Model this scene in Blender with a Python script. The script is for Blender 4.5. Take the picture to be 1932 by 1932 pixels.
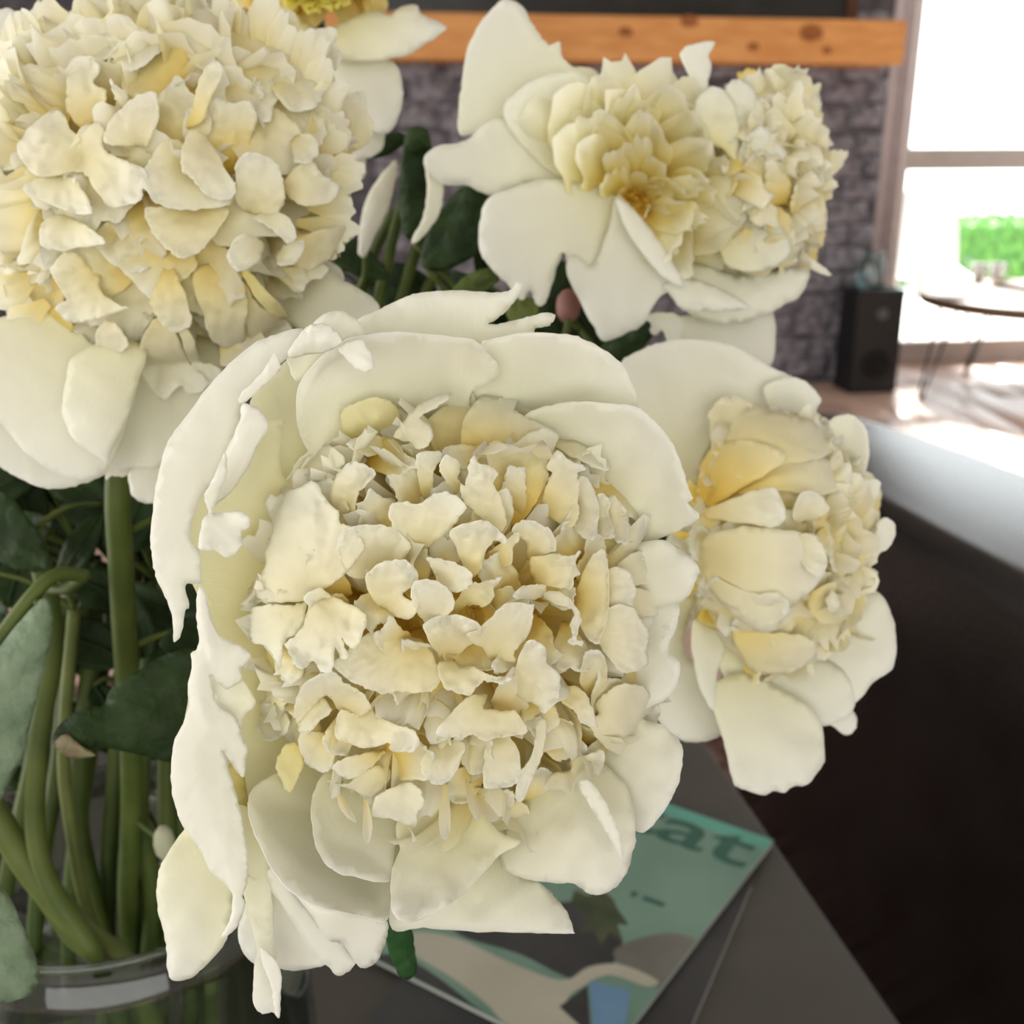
import bpy, bmesh, math, random
import numpy as np
from mathutils import Vector, Matrix, noise
from mathutils.geometry import delaunay_2d_cdt
from mathutils.bvhtree import BVHTree

for o in list(bpy.data.objects):
    bpy.data.objects.remove(o)
scene = bpy.context.scene
COL = scene.collection

# ------------------------------------------------------------------ camera
F = 2147.0
PITCH = math.radians(18.5)
CAM = Vector((0, 0, 1.15))
FW = Vector((0, math.cos(PITCH), -math.sin(PITCH)))
UP = Vector((0, math.sin(PITCH), math.cos(PITCH)))
RT = Vector((1, 0, 0))
cam_data = bpy.data.cameras.new('camera')
cam = bpy.data.objects.new('camera', cam_data)
COL.objects.link(cam)
cam.location = CAM
cam.rotation_euler = (math.pi / 2 - PITCH, 0, 0)
cam_data.sensor_width = 36
cam_data.lens = F / 1932 * 36
cam_data.clip_start = 0.02
cam_data.dof.use_dof = True
cam_data.dof.focus_distance = 0.285
cam_data.dof.aperture_fstop = 17
scene.camera = cam

# ------------------------------------------------------------------ world and light
world = bpy.data.worlds.new('world')
scene.world = world
world.use_nodes = True
wn = world.node_tree
wn.nodes['Background'].inputs[0].default_value = (0.93, 0.97, 1.0, 1)
wn.nodes['Background'].inputs[1].default_value = 4.0
sun_data = bpy.data.lights.new('sun_offscreen', 'SUN')
sun_data.energy = 11.0
sun_data.angle = math.radians(4)
sun_data.color = (1, 0.95, 0.88)
sun = bpy.data.objects.new('sun_offscreen', sun_data)
COL.objects.link(sun)
sun.rotation_euler = Vector((-0.25, -1.0, -0.8)).to_track_quat('-Z', 'Y').to_euler()
# daylight from the windows that light the flowers from behind the camera and from the left, at the distance of the room's walls


def window_light(name, loc, look, w, h, power):
    wl = bpy.data.lights.new(name, 'AREA')
    wl.shape = 'RECTANGLE'
    wl.size, wl.size_y = w, h
    wl.energy = power
    wl.color = (0.98, 1.0, 0.98)
    o = bpy.data.objects.new(name, wl)
    COL.objects.link(o)
    o.location = loc
    o.rotation_euler = Vector(look).to_track_quat('-Z', 'Z').to_euler()


window_light('window_rear_offscreen', (0.3, -2.98, 1.3), (0, 1, 0), 4.4, 2.1, 62)
window_light('window_left_offscreen', (-3.33, 0.6, 1.4), (1, 0, 0), 2.6, 1.8, 72)

scene.view_settings.view_transform = 'Standard'
scene.view_settings.look = 'None'
scene.view_settings.gamma = 1
scene.view_settings.use_curve_mapping = False
scene.view_settings.exposure = 0.42


# ------------------------------------------------------------------ pixel helpers
def ray(x, y):
    return FW + RT * ((x - 966) / F) - UP * ((y - 966) / F)


def W(x, y, d):
    return CAM + ray(x, y) * d


def atz(x, y, z):
    r = ray(x, y)
    return CAM + r * ((z - CAM.z) / r.z)


def onplane(x, y, p, n):
    r = ray(x, y)
    return CAM + r * ((p - CAM).dot(n) / r.dot(n))


# ------------------------------------------------------------------ materials
def mat(name, col, rough=0.6, spec=0.3, metal=0.0, noise_scale=0, col2=None, bump=0.0, bump_scale=None, detail=4, stretch=None, ramp=(0.35, 0.65)):
    m = bpy.data.materials.new(name)
    m.use_nodes = True
    nt = m.node_tree
    b = nt.nodes['Principled BSDF']
    b.inputs['Roughness'].default_value = rough
    b.inputs['Specular IOR Level'].default_value = spec
    b.inputs['Metallic'].default_value = metal
    b.inputs['Base Color'].default_value = (*col, 1)
    tc = None
    if noise_scale or bump:
        tc = nt.nodes.new('ShaderNodeTexCoord').outputs['Object']
        if stretch:
            mp = nt.nodes.new('ShaderNodeMapping')
            mp.inputs['Scale'].default_value = stretch
            nt.links.new(tc, mp.inputs[0])
            tc = mp.outputs[0]
    if noise_scale:
        n = nt.nodes.new('ShaderNodeTexNoise')
        n.inputs['Scale'].default_value = noise_scale
        n.inputs['Detail'].default_value = detail
        nt.links.new(tc, n.inputs['Vector'])
        r = nt.nodes.new('ShaderNodeValToRGB')
        r.color_ramp.elements[0].position = ramp[0]
        r.color_ramp.elements[1].position = ramp[1]
        r.color_ramp.elements[0].color = (*col, 1)
        r.color_ramp.elements[1].color = (*(col2 or col), 1)
        nt.links.new(n.outputs['Fac'], r.inputs[0])
        nt.links.new(r.outputs[0], b.inputs['Base Color'])
    if bump:
        n2 = nt.nodes.new('ShaderNodeTexNoise')
        n2.inputs['Scale'].default_value = bump_scale or 50
        n2.inputs['Detail'].default_value = 5
        nt.links.new(tc, n2.inputs['Vector'])
        bp = nt.nodes.new('ShaderNodeBump')
        bp.inputs['Strength'].default_value = bump
        bp.inputs['Distance'].default_value = 0.01
        nt.links.new(n2.outputs['Fac'], bp.inputs['Height'])
        nt.links.new(bp.outputs[0], b.inputs['Normal'])
    return m


def petal_mat(name, cols, trans):
    """cols: ramp over the 'tone' attribute, 0 = yellow root, 1 = white rim"""
    m = bpy.data.materials.new(name)
    m.use_nodes = True
    nt = m.node_tree
    N, L = nt.nodes, nt.links
    b = N['Principled BSDF']
    out = N['Material Output']
    b.inputs['Roughness'].default_value = 0.5
    b.inputs['Specular IOR Level'].default_value = 0.22
    at = N.new('ShaderNodeAttribute')
    at.attribute_name = 'tone'
    rp = N.new('ShaderNodeValToRGB')
    el = rp.color_ramp.elements
    el[0].position, el[0].color = cols[0][0], (*cols[0][1], 1)
    el[1].position, el[1].color = cols[-1][0], (*cols[-1][1], 1)
    for p, c in cols[1:-1]:
        e = el.new(p)
        e.color = (*c, 1)
    L.new(at.outputs['Fac'], rp.inputs[0])
    L.new(rp.outputs[0], b.inputs['Base Color'])
    # veins: fine ridges across the 'vein' attribute
    av = N.new('ShaderNodeAttribute')
    av.attribute_name = 'vein'
    tc = N.new('ShaderNodeTexCoord')
    nz = N.new('ShaderNodeTexNoise')
    nz.inputs['Scale'].default_value = 1.0
    nz.inputs['Detail'].default_value = 3
    cb = N.new('ShaderNodeCombineXYZ')
    mu = N.new('ShaderNodeMath')
    mu.operation = 'MULTIPLY'
    mu.inputs[1].default_value = 20
    L.new(av.outputs['Fac'], mu.inputs[0])
    L.new(mu.outputs[0], cb.inputs[0])
    L.new(cb.outputs[0], nz.inputs['Vector'])
    n2 = N.new('ShaderNodeTexNoise')
    n2.inputs['Scale'].default_value = 420
    n2.inputs['Detail'].default_value = 2
    L.new(tc.outputs['Object'], n2.inputs['Vector'])
    ad = N.new('ShaderNodeMath')
    ad.operation = 'ADD'
    L.new(nz.outputs['Fac'], ad.inputs[0])
    L.new(n2.outputs['Fac'], ad.inputs[1])
    bp = N.new('ShaderNodeBump')
    bp.inputs['Strength'].default_value = 0.2
    bp.inputs['Distance'].default_value = 0.0008
    L.new(ad.outputs[0], bp.inputs['Height'])
    L.new(bp.outputs[0], b.inputs['Normal'])
    tr = N.new('ShaderNodeBsdfTranslucent')
    L.new(rp.outputs[0], tr.inputs['Color'])
    mx = N.new('ShaderNodeMixShader')
    mx.inputs[0].default_value = trans
    L.new(b.outputs[0], mx.inputs[1])
    L.new(tr.outputs[0], mx.inputs[2])
    L.new(mx.outputs[0], out.inputs[0])
    return m


def thin_glass(name, tint=(0.95, 0.97, 0.96), gloss=0.06, rough=0.02):
    m = bpy.data.materials.new(name)
    m.use_nodes = True
    nt = m.node_tree
    N, L = nt.nodes, nt.links
    for n in list(N):
        if n.type == 'BSDF_PRINCIPLED':
            N.remove(n)
    out = N['Material Output']
    t = N.new('ShaderNodeBsdfTransparent')
    t.inputs[0].default_value = (*tint, 1)
    g = N.new('ShaderNodeBsdfGlossy')
    g.inputs['Roughness'].default_value = rough
    fr = N.new('ShaderNodeLayerWeight')
    fr.inputs[0].default_value = 0.25
    ma = N.new('ShaderNodeMath')
    ma.operation = 'MULTIPLY_ADD'
    ma.inputs[1].default_value = 0.75
    ma.inputs[2].default_value = gloss
    L.new(fr.outputs['Fresnel'], ma.inputs[0])
    mx = N.new('ShaderNodeMixShader')
    L.new(ma.outputs[0], mx.inputs[0])
    L.new(t.outputs[0], mx.inputs[1])
    L.new(g.outputs[0], mx.inputs[2])
    L.new(mx.outputs[0], out.inputs[0])
    return m


PET = petal_mat('petal_cream', [
    (0.0, (0.88, 0.60, 0.09)), (0.22, (0.89, 0.68, 0.16)), (0.45, (0.89, 0.76, 0.32)),
    (0.7, (0.88, 0.83, 0.58)), (1.0, (0.89, 0.885, 0.80))], 0.46)
PETW = petal_mat('petal_white', [
    (0.0, (0.88, 0.72, 0.16)), (0.25, (0.89, 0.81, 0.40)),
    (0.6, (0.89, 0.87, 0.66)), (1.0, (0.89, 0.89, 0.83))], 0.46)
PETY = petal_mat('petal_lemon', [(0.0, (0.86, 0.66, 0.06)), (0.4, (0.88, 0.76, 0.11)), (0.8, (0.9, 0.84, 0.25)), (1.0, (0.9, 0.87, 0.4))], 0.4)
PETU = petal_mat('petal_yellow_heart', [(0.0, (0.88, 0.60, 0.08)), (0.2, (0.89, 0.70, 0.15)), (0.45, (0.90, 0.80, 0.36)), (0.7, (0.89, 0.85, 0.60)), (1.0, (0.885, 0.88, 0.79))], 0.46)
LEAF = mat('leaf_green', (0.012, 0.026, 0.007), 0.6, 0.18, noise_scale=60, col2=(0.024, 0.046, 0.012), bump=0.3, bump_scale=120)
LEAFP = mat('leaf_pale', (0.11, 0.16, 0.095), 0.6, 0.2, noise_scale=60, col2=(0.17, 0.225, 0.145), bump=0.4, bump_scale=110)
STEM = mat('stem_green', (0.045, 0.07, 0.012), 0.55, 0.25, noise_scale=40, col2=(0.08, 0.105, 0.02))
STEML = mat('stem_light', (0.085, 0.11, 0.025), 0.55, 0.25, noise_scale=40, col2=(0.13, 0.155, 0.04))
BUDM = mat('bud_pale', (0.35, 0.36, 0.24), 0.6, 0.2, noise_scale=40, col2=(0.42, 0.42, 0.3))
STONE = mat('stone', (0.13, 0.122, 0.14), 0.9, 0.15, noise_scale=26, col2=(0.36, 0.34, 0.385), bump=0.8, bump_scale=40)
MORTAR = mat('mortar', (0.07, 0.066, 0.075), 0.95, 0.1, noise_scale=30, col2=(0.14, 0.132, 0.147))
BEAM = mat('oak_beam', (0.64, 0.28, 0.085), 0.5, 0.3, noise_scale=5, col2=(0.76, 0.37, 0.13), stretch=(0.6, 6, 6), bump=0.15, bump_scale=8)
KNOT = mat('beam_knot', (0.26, 0.085, 0.02), 0.55, 0.3, noise_scale=30, col2=(0.36, 0.13, 0.035))
BLACK = mat('speaker_black', (0.012, 0.012, 0.013), 0.5, 0.3, noise_scale=40, col2=(0.018, 0.018, 0.019))
CONE = mat('speaker_cone', (0.004, 0.004, 0.004), 0.6, 0.2, noise_scale=40, col2=(0.008, 0.008, 0.008))
GREYM = mat('tweeter_grey', (0.08, 0.08, 0.085), 0.4, 0.4, noise_scale=40, col2=(0.1, 0.1, 0.1))
LEATHER = mat('dark_leather', (0.004, 0.004, 0.0038), 0.27, 0.36, noise_scale=14, col2=(0.008, 0.0075, 0.007), bump=0.12, bump_scale=160)
TABLE = mat('table_taupe', (0.052, 0.049, 0.042), 0.5, 0.3, noise_scale=20, col2=(0.06, 0.056, 0.049))
FLOORM = mat('floor_board', (0.56, 0.39, 0.31), 0.32, 0.5, noise_scale=3, col2=(0.64, 0.47, 0.39), stretch=(1, 9, 1), bump=0.05, bump_scale=20)
RUGM = mat('rug', (0.09, 0.035, 0.03), 0.95, 0.05, noise_scale=55, col2=(0.19, 0.12, 0.10), bump=0.7, bump_scale=220, ramp=(0.4, 0.6))
WALLM = mat('plaster', (0.72, 0.71, 0.68), 0.85, 0.2, noise_scale=8, col2=(0.77, 0.76, 0.73))
FRAME = mat('window_frame', (0.40, 0.36, 0.33), 0.5, 0.35, noise_scale=10, col2=(0.45, 0.40, 0.37))
CURT = mat('curtain', (0.62, 0.55, 0.56), 0.8, 0.1, noise_scale=20, col2=(0.68, 0.61, 0.62))
HEDGE = mat('hedge_leaf', (0.05, 0.17, 0.03), 0.6, 0.3, noise_scale=15, col2=(0.13, 0.34, 0.05))
GROUND = mat('terrace', (0.72, 0.71, 0.68), 0.8, 0.2, noise_scale=3, col2=(0.8, 0.79, 0.76))
WHITE = mat('white_plastic', (0.82, 0.82, 0.82), 0.35, 0.4, noise_scale=10, col2=(0.85, 0.85, 0.85))
WOODT = mat('walnut_top', (0.12, 0.065, 0.035), 0.45, 0.35, noise_scale=6, col2=(0.17, 0.10, 0.055), stretch=(1, 7, 1))
STEEL = mat('black_steel', (0.02, 0.02, 0.02), 0.45, 0.4, noise_scale=20, col2=(0.03, 0.03, 0.03))
PANEL = mat('dark_panel', (0.012, 0.013, 0.011), 0.25, 0.4, noise_scale=6, col2=(0.022, 0.02, 0.018))
BROWN = mat('brown_frame', (0.07, 0.025, 0.012), 0.5, 0.3, noise_scale=12, col2=(0.1, 0.04, 0.02))
TEAL = mat('cover_teal', (0.10, 0.19, 0.15), 0.35, 0.4, noise_scale=9, col2=(0.15, 0.25, 0.20))
TEALD = mat('cover_teal_band', (0.07, 0.25, 0.20), 0.35, 0.4, noise_scale=9, col2=(0.10, 0.33, 0.27))
INKG = mat('ink_green', (0.02, 0.085, 0.065), 0.4, 0.3, noise_scale=20, col2=(0.03, 0.1, 0.075))
INKD = mat('ink_dark', (0.018, 0.02, 0.022), 0.35, 0.4, noise_scale=14, col2=(0.035, 0.038, 0.04))
INKP = mat('ink_palm', (0.03, 0.045, 0.022), 0.4, 0.3, noise_scale=40, col2=(0.06, 0.075, 0.035))
INKC = mat('ink_cream', (0.30, 0.29, 0.23), 0.35, 0.4, noise_scale=12, col2=(0.36, 0.35, 0.29))
INKB = mat('ink_blue', (0.10, 0.20, 0.33), 0.35, 0.4, noise_scale=14, col2=(0.13, 0.25, 0.38))
INKGR = mat('ink_grey', (0.10, 0.10, 0.085), 0.35, 0.4, noise_scale=14, col2=(0.15, 0.15, 0.13))
PAPER = mat('paper_edge', (0.35, 0.34, 0.31), 0.8, 0.1, noise_scale=30, col2=(0.4, 0.39, 0.36))
GLASS = thin_glass('vase_glass', (0.90, 0.94, 0.91), 0.05)
WATER = thin_glass('water', (0.93, 0.96, 0.92), 0.02)
PANE = thin_glass('window_pane', (0.98, 0.99, 0.985), 0.02)
JARG = thin_glass('jar_glass', (0.62, 0.78, 0.80), 0.10)


# ------------------------------------------------------------------ object helpers
def link(name, me, m, parent=None, smooth=True):
    if m is not None and not me.materials:
        me.materials.append(m)
    if smooth:
        me.polygons.foreach_set('use_smooth', [True] * len(me.polygons))
    o = bpy.data.objects.new(name, me)
    COL.objects.link(o)
    if parent is not None:
        o.parent = parent
        o.matrix_parent_inverse = Matrix.Translation(-parent.location)
    return o


def from_bm(name, bm, m, parent=None, smooth=False):
    me = bpy.data.meshes.new(name)
    bm.normal_update()
    bm.to_mesh(me)
    bm.free()
    return link(name, me, m, parent, smooth)


def thing(name, label, cat, loc=(0, 0, 0), group=None):
    o = bpy.data.objects.new(name, None)
    COL.objects.link(o)
    o.location = loc
    o.empty_display_size = 0.02
    tag(o, label, cat, group)
    return o


def tag(o, label, cat, group=None):
    o['label'] = label
    o['category'] = cat
    if group:
        o['group'] = group
    return o


def struct(o, label=None):
    o['kind'] = 'structure'
    if label:
        o['label'] = label
    return o


def add_prism(bm, pts, z0, z1):
    """vertical prism over a floor outline (list of xy)"""
    lo = [bm.verts.new((p[0], p[1], z0)) for p in pts]
    hi = [bm.verts.new((p[0], p[1], z1)) for p in pts]
    n = len(pts)
    bm.faces.new(list(reversed(lo)))
    bm.faces.new(hi)
    for i in range(n):
        bm.faces.new((lo[i], lo[(i + 1) % n], hi[(i + 1) % n], hi[i]))


def add_obox(bm, o, ax, ay, az, bevel=0):
    """box from corner o along three edge vectors"""
    vs = [bm.verts.new(o + ax * i + ay * j + az * k) for i in (0, 1) for j in (0, 1) for k in (0, 1)]
    fs = []
    for q in ((0, 1, 3, 2), (4, 6, 7, 5), (0, 4, 5, 1), (2, 3, 7, 6), (0, 2, 6, 4), (1, 5, 7, 3)):
        fs.append(bm.faces.new([vs[i] for i in q]))
    bmesh.ops.recalc_face_normals(bm, faces=fs)
    if bevel:
        es = list({e for f in fs for e in f.edges})
        bmesh.ops.bevel(bm, geom=es, offset=bevel, segments=2, affect='EDGES', profile=0.5)


def obox(name, o, ax, ay, az, m, parent=None, bevel=0):
    bm = bmesh.new()
    add_obox(bm, Vector(o), Vector(ax), Vector(ay), Vector(az), bevel)
    return from_bm(name, bm, m, parent, smooth=False)


def catmull(pts, sub, closed=False):
    out = []
    n = len(pts)
    rng = n if closed else n - 1
    for i in range(rng):
        if closed:
            p0, p1, p2, p3 = pts[(i - 1) % n], pts[i], pts[(i + 1) % n], pts[(i + 2) % n]
        else:
            p0, p1, p2, p3 = pts[max(i - 1, 0)], pts[i], pts[i + 1], pts[min(i + 2, n - 1)]
        for k in range(sub):
            t = k / sub
            t2, t3 = t * t, t * t * t
            out.append(0.5 * ((2 * p1) + (p2 - p0) * t + (2 * p0 - 5 * p1 + 4 * p2 - p3) * t2 + (3 * p1 - p0 - 3 * p2 + p3) * t3))
    if not closed:
        out.append(pts[-1].copy())
    return out


def add_tube(bm, path, radii, seg=8, cap=True):
    rings = []
    n = len(path)
    prev = None
    for i, p in enumerate(path):
        t = (path[min(i + 1, n - 1)] - path[max(i - 1, 0)]).normalized()
        a = t.orthogonal().normalized() if prev is None else (prev - t * prev.dot(t)).normalized()
        prev = a
        b = t.cross(a)
        r = radii[i] if isinstance(radii, (list, tuple)) else radii
        rings.append([bm.verts.new(p + a * r * math.cos(2 * math.pi * k / seg) + b * r * math.sin(2 * math.pi * k / seg)) for k in range(seg)])
    for i in range(n - 1):
        for k in range(seg):
            bm.faces.new((rings[i][k], rings[i][(k + 1) % seg], rings[i + 1][(k + 1) % seg], rings[i + 1][k]))
    if cap:
        bm.faces.new(list(reversed(rings[0])))
        bm.faces.new(rings[-1])


def tube(name, ctrl, r, m, parent=None, sub=6, seg=8):
    path = catmull([Vector(c) for c in ctrl], sub)
    if isinstance(r, (list, tuple)):
        rr = [r[0] + (r[1] - r[0]) * i / (len(path) - 1) for i in range(len(path))]
    else:
        rr = r
    bm = bmesh.new()
    add_tube(bm, path, rr, seg)
    return from_bm(name, bm, m, parent, True)


def add_lathe(bm, prof, c, seg=48):
    rings = []
    for r, z in prof:
        if r < 1e-6:
            rings.append([bm.verts.new((c[0], c[1], z))])
        else:
            rings.append([bm.verts.new((c[0] + r * math.cos(2 * math.pi * k / seg), c[1] + r * math.sin(2 * math.pi * k / seg), z)) for k in range(seg)])
    for i in range(len(rings) - 1):
        a, b = rings[i], rings[i + 1]
        for k in range(seg):
            if len(a) == 1:
                bm.faces.new((a[0], b[(k + 1) % seg], b[k]))
            elif len(b) == 1:
                bm.faces.new((a[k], a[(k + 1) % seg], b[0]))
            else:
                bm.faces.new((a[k], a[(k + 1) % seg], b[(k + 1) % seg], b[k]))


def lathe(name, prof, c, m, parent=None, seg=48):
    bm = bmesh.new()
    add_lathe(bm, prof, c, seg)
    bmesh.ops.recalc_face_normals(bm, faces=bm.faces)
    return from_bm(name, bm, m, parent, True)


# ================================================================== THE ROOM
A10 = math.radians(10)
U = Vector((math.cos(A10), math.sin(A10), 0))       # along the stone wall, to the right
NW = Vector((math.sin(A10), -math.cos(A10), 0))     # out of the wall, to the camera
ZZ = Vector((0, 0, 1))
S = atz(1645, 742, 0)                               # foot of the speaker
CH = S - NW * 0.27                                  # stone front plane
WINP = S - NW * 0.667                               # window plane


def uof(p):
    return (p - S).dot(U)


def wallpt(u, dep, z):
    """u along the wall, dep in front (+) of the speaker foot plane"""
    q = S + U * u + NW * dep
    return Vector((q.x, q.y, z))


u_end = uof(onplane(1652, 420, CH, NW))
# floor boards run towards the window
floor = struct(obox('floor', (-3.4, -3.0, -0.06), (7.4, 0, 0), (0, 8.6, 0), (0, 0, 0.05), FLOORM), 'warm pinkish wooden floor')
u_left = -5.3
# planks
pm = bpy.data.meshes.new('plank')
bm = bmesh.new()
add_obox(bm, Vector((0, 0, 0)), Vector((0.146, 0, 0)), Vector((0, 1.4, 0)), Vector((0, 0, 0.01)), 0.0015)
bm.to_mesh(pm)
bm.free()
pm.materials.append(FLOORM)
random.seed(3)
px0 = atz(1660, 780, 0)
for i in range(14):
    x = px0.x - 0.55 + i * 0.148
    y = 2.6 - random.random() * 1.2
    while y < 6.0:
        o = link('plank', pm, None, floor)
        o.location = (x, y, -0.01)
        o.matrix_parent_inverse = Matrix.Identity(4)
        y += 1.403
# the stone wall
wallb = bmesh.new()
cp = [wallpt(u_left, -0.27 - 0.012, 0), wallpt(u_end, -0.27 - 0.012, 0), wallpt(u_end, -0.66, 0), wallpt(u_left, -0.66, 0)]
add_prism(wallb, cp, 0, 2.6)
wall_stone = struct(from_bm('wall_back', wallb, MORTAR), 'dark grey rough stone chimney wall under the beam')
random.seed(11)
smesh = []
for k in range(6):
    b = bmesh.new()
    lx, lz = random.uniform(0.15, 0.25), 0.092
    vs = {}
    nx, nz = 4, 3
    for i in range(nx + 1):
        for j in range(nz + 1):
            edge = i in (0, nx) or j in (0, nz)
            y = 0 if edge else random.uniform(0.02, 0.05)
            if edge:
                y = random.uniform(0.0, 0.008)
            vs[i, j] = b.verts.new((lx * i / nx + (0 if i in (0, nx) else random.uniform(-.01, .01)), -y, lz * j / nz + random.uniform(-.006, .006)))
    for i in range(nx):
        for j in range(nz):
            b.faces.new((vs[i, j], vs[i + 1, j], vs[i + 1, j + 1], vs[i, j + 1]))
    bmesh.ops.recalc_face_normals(b, faces=b.faces)
    # back edge skirt so that each stone has depth
    border = [e for e in b.edges if e.is_boundary]
    r = bmesh.ops.extrude_edge_only(b, edges=border)
    for v in r['geom']:
        if isinstance(v, bmesh.types.BMVert):
            v.co.y = 0.012
    me = bpy.data.meshes.new('stone')
    b.to_mesh(me)
    b.free()
    me.materials.append(STONE)
    smesh.append((me, lx))
rot = math.atan2(U.y, U.x)
row = 0
z = 0.02
ns = 0
while z < 1.62:
    u = -2.05 - random.random() * 0.2
    while u < u_end - 0.05:
        me, lx = random.choice(smesh)
        sc = 1.0
        if u + lx > u_end:
            sc = (u_end - u) / lx
        o = bpy.data.objects.new('stone', me)
        COL.objects.link(o)
        o.parent = wall_stone
        o.location = wallpt(u, -0.27 - 0.012, z)
        o.rotation_euler = (0, random.uniform(-.07, .07), rot)
        o.location.z += random.uniform(-.012, .012)
        o.scale = (sc, random.uniform(0.6, 1.5), random.uniform(0.85, 1.12))
        u += lx * sc + 0.012
        ns += 1
    z += 0.104

# mantel beam
BP = S + NW * 0.02
e1 = onplane(1705, 122, BP, NW)
e2 = onplane(1708, 38, BP, NW)
beam_root = thing('mantel_beam', 'orange oak mantel beam with dark knots on the stone wall', 'beam', (e1.x, e1.y, e1.z))
ub = uof(e1)
zb0, zb1 = e1.z, e2.z
obox('beam', wallpt(-3.2, -0.285, zb0), U * (ub + 3.2), NW * 0.305, ZZ * (zb1 - zb0), BEAM, beam_root, 0.008)
for kx, ky, kr in ((1530, 62, 0.035), (1420, 88, 0.018), (1300, 40, 0.025), (1560, 95, 0.015), (1180, 60, 0.02)):
    k = onplane(kx, ky, BP, NW)
    b = bmesh.new()
    c = b.verts.new(k + NW * 0.0025)
    ring = [b.verts.new(k + NW * 0.0015 + U * kr * 1.5 * math.cos(t * 0.5236) * (1 + .2 * math.sin(3 * t)) + ZZ * kr * math.sin(t * 0.5236)) for t in range(12)]
    for t in range(12):
        b.faces.new((c, ring[t], ring[(t + 1) % 12]))
    from_bm('knot', b, KNOT, beam_root, True)

# dark framed panel standing on the beam
q0 = onplane(1642, 20, BP, NW)
panel_root = thing('framed_panel', 'dark glossy panel with a brown frame standing on the mantel beam', 'panel', wallpt(uof(q0), -0.1, zb1))
uq = uof(q0)
obox('panel', wallpt(-2.6, -0.16, zb1), U * (uq + 2.57), NW * 0.05, ZZ * 0.7, PANEL, panel_root, 0.004)
obox('frame_side', wallpt(uq - 0.05, -0.165, zb1), U * 0.05, NW * 0.075, ZZ * 0.7, BROWN, panel_root, 0.004)
obox('frame_side', wallpt(-2.65, -0.165, zb1), U * 0.05, NW * 0.075, ZZ * 0.7, BROWN, panel_root, 0.004)
obox('frame_top', wallpt(-2.65, -0.165, zb1 + 0.7), U * (uq + 2.65), NW * 0.075, ZZ * 0.05, BROWN, panel_root, 0.004)

# window wall: frame posts, rails and panes
WD = -0.667


def uw(px, py=320):
    return uof(onplane(px, py, WINP, NW))


win = struct(thing('window_1', 'tall garden window with grey-brown frame', 'window', wallpt(uw(1800), WD, 0)))
del win['category']
u0, u1 = uw(1668), uw(1706)
zrail = onplane(1800, 640, WINP, NW).z
zm0, zm1 = onplane(1800, 321, WINP, NW).z, onplane(1800, 279, WINP, NW).z
obox('frame_post', wallpt(u0, WD - 0.06, 0), U * (u1 - u0), NW * 0.1, ZZ * 2.6, FRAME, win, 0.006)
obox('bottom_rail', wallpt(u1, WD - 0.05, 0), U * 2.6, NW * 0.09, ZZ * zrail, FRAME, win, 0.006)
obox('mullion', wallpt(u1, WD - 0.05, zm0), U * 2.6, NW * 0.08, ZZ * (zm1 - zm0), FRAME, win, 0.004)
obox('top_rail', wallpt(u1, WD - 0.05, 2.5), U * 2.6, NW * 0.08, ZZ * 0.1, FRAME, win, 0.004)
obox('frame_post', wallpt(u1 + 2.6, WD - 0.06, 0), U * 0.1, NW * 0.1, ZZ * 2.6, FRAME, win, 0.006)
obox('pane', wallpt(u1 - 0.01, WD - 0.012, zrail - 0.01), U * 2.62, NW * 0.006, ZZ * (zm0 - zrail + 0.02), PANE, win)
obox('pane', wallpt(u1 - 0.01, WD - 0.012, zm1 - 0.01), U * 2.62, NW * 0.006, ZZ * (2.5 - zm1 + 0.02), PANE, win)
# curtain strip hanging between the stone and the window
cu0, cu1 = u_end + 0.01, uw(1700)
bmc = bmesh.new()
lo, hi = [], []
for i in range(25):
    t = i / 24
    dep = -0.52 + 0.03 * math.sin(t * math.pi * 5)
    p = wallpt(cu0 + (cu1 - cu0) * t * 0.75, dep, 0.0)
    lo.append(bmc.verts.new((p.x, p.y, 0.05)))
    hi.append(bmc.verts.new((p.x, p.y, 2.55)))
for i in range(24):
    bmc.faces.new((lo[i], lo[i + 1], hi[i + 1], hi[i]))
cur = from_bm('curtain', bmc, CURT, None, True)
tag(cur, 'pale grey-pink curtain hanging between stone wall and window', 'curtain')
sm = cur.modifiers.new('s', 'SOLIDIFY')
sm.thickness = 0.004
# other walls and the ceiling (room goes on behind the camera)
struct(obox('wall_left', (-3.45, -3.0, 0), (0.1, 0, 0), (0, 8.2, 0), (0, 0, 2.6), WALLM), 'pale plaster side wall')
struct(obox('ceiling', (-3.4, -3.0, 2.6), (7.4, 0, 0), (0, 8.9, 0), (0, 0, 0.1), WALLM), 'pale plaster ceiling')

struct(obox('wall_right', (4.0, -3.0, 0), (0.1, 0, 0), (0, 8.9, 0), (0, 0, 2.6), WALLM), 'pale plaster wall on the window side')
struct(obox('wall_rear', (-3.4, -3.1, 0), (7.4, 0, 0), (0, 0.1, 0), (0, 0, 2.6), WALLM), 'pale plaster wall behind the seating')
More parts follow.
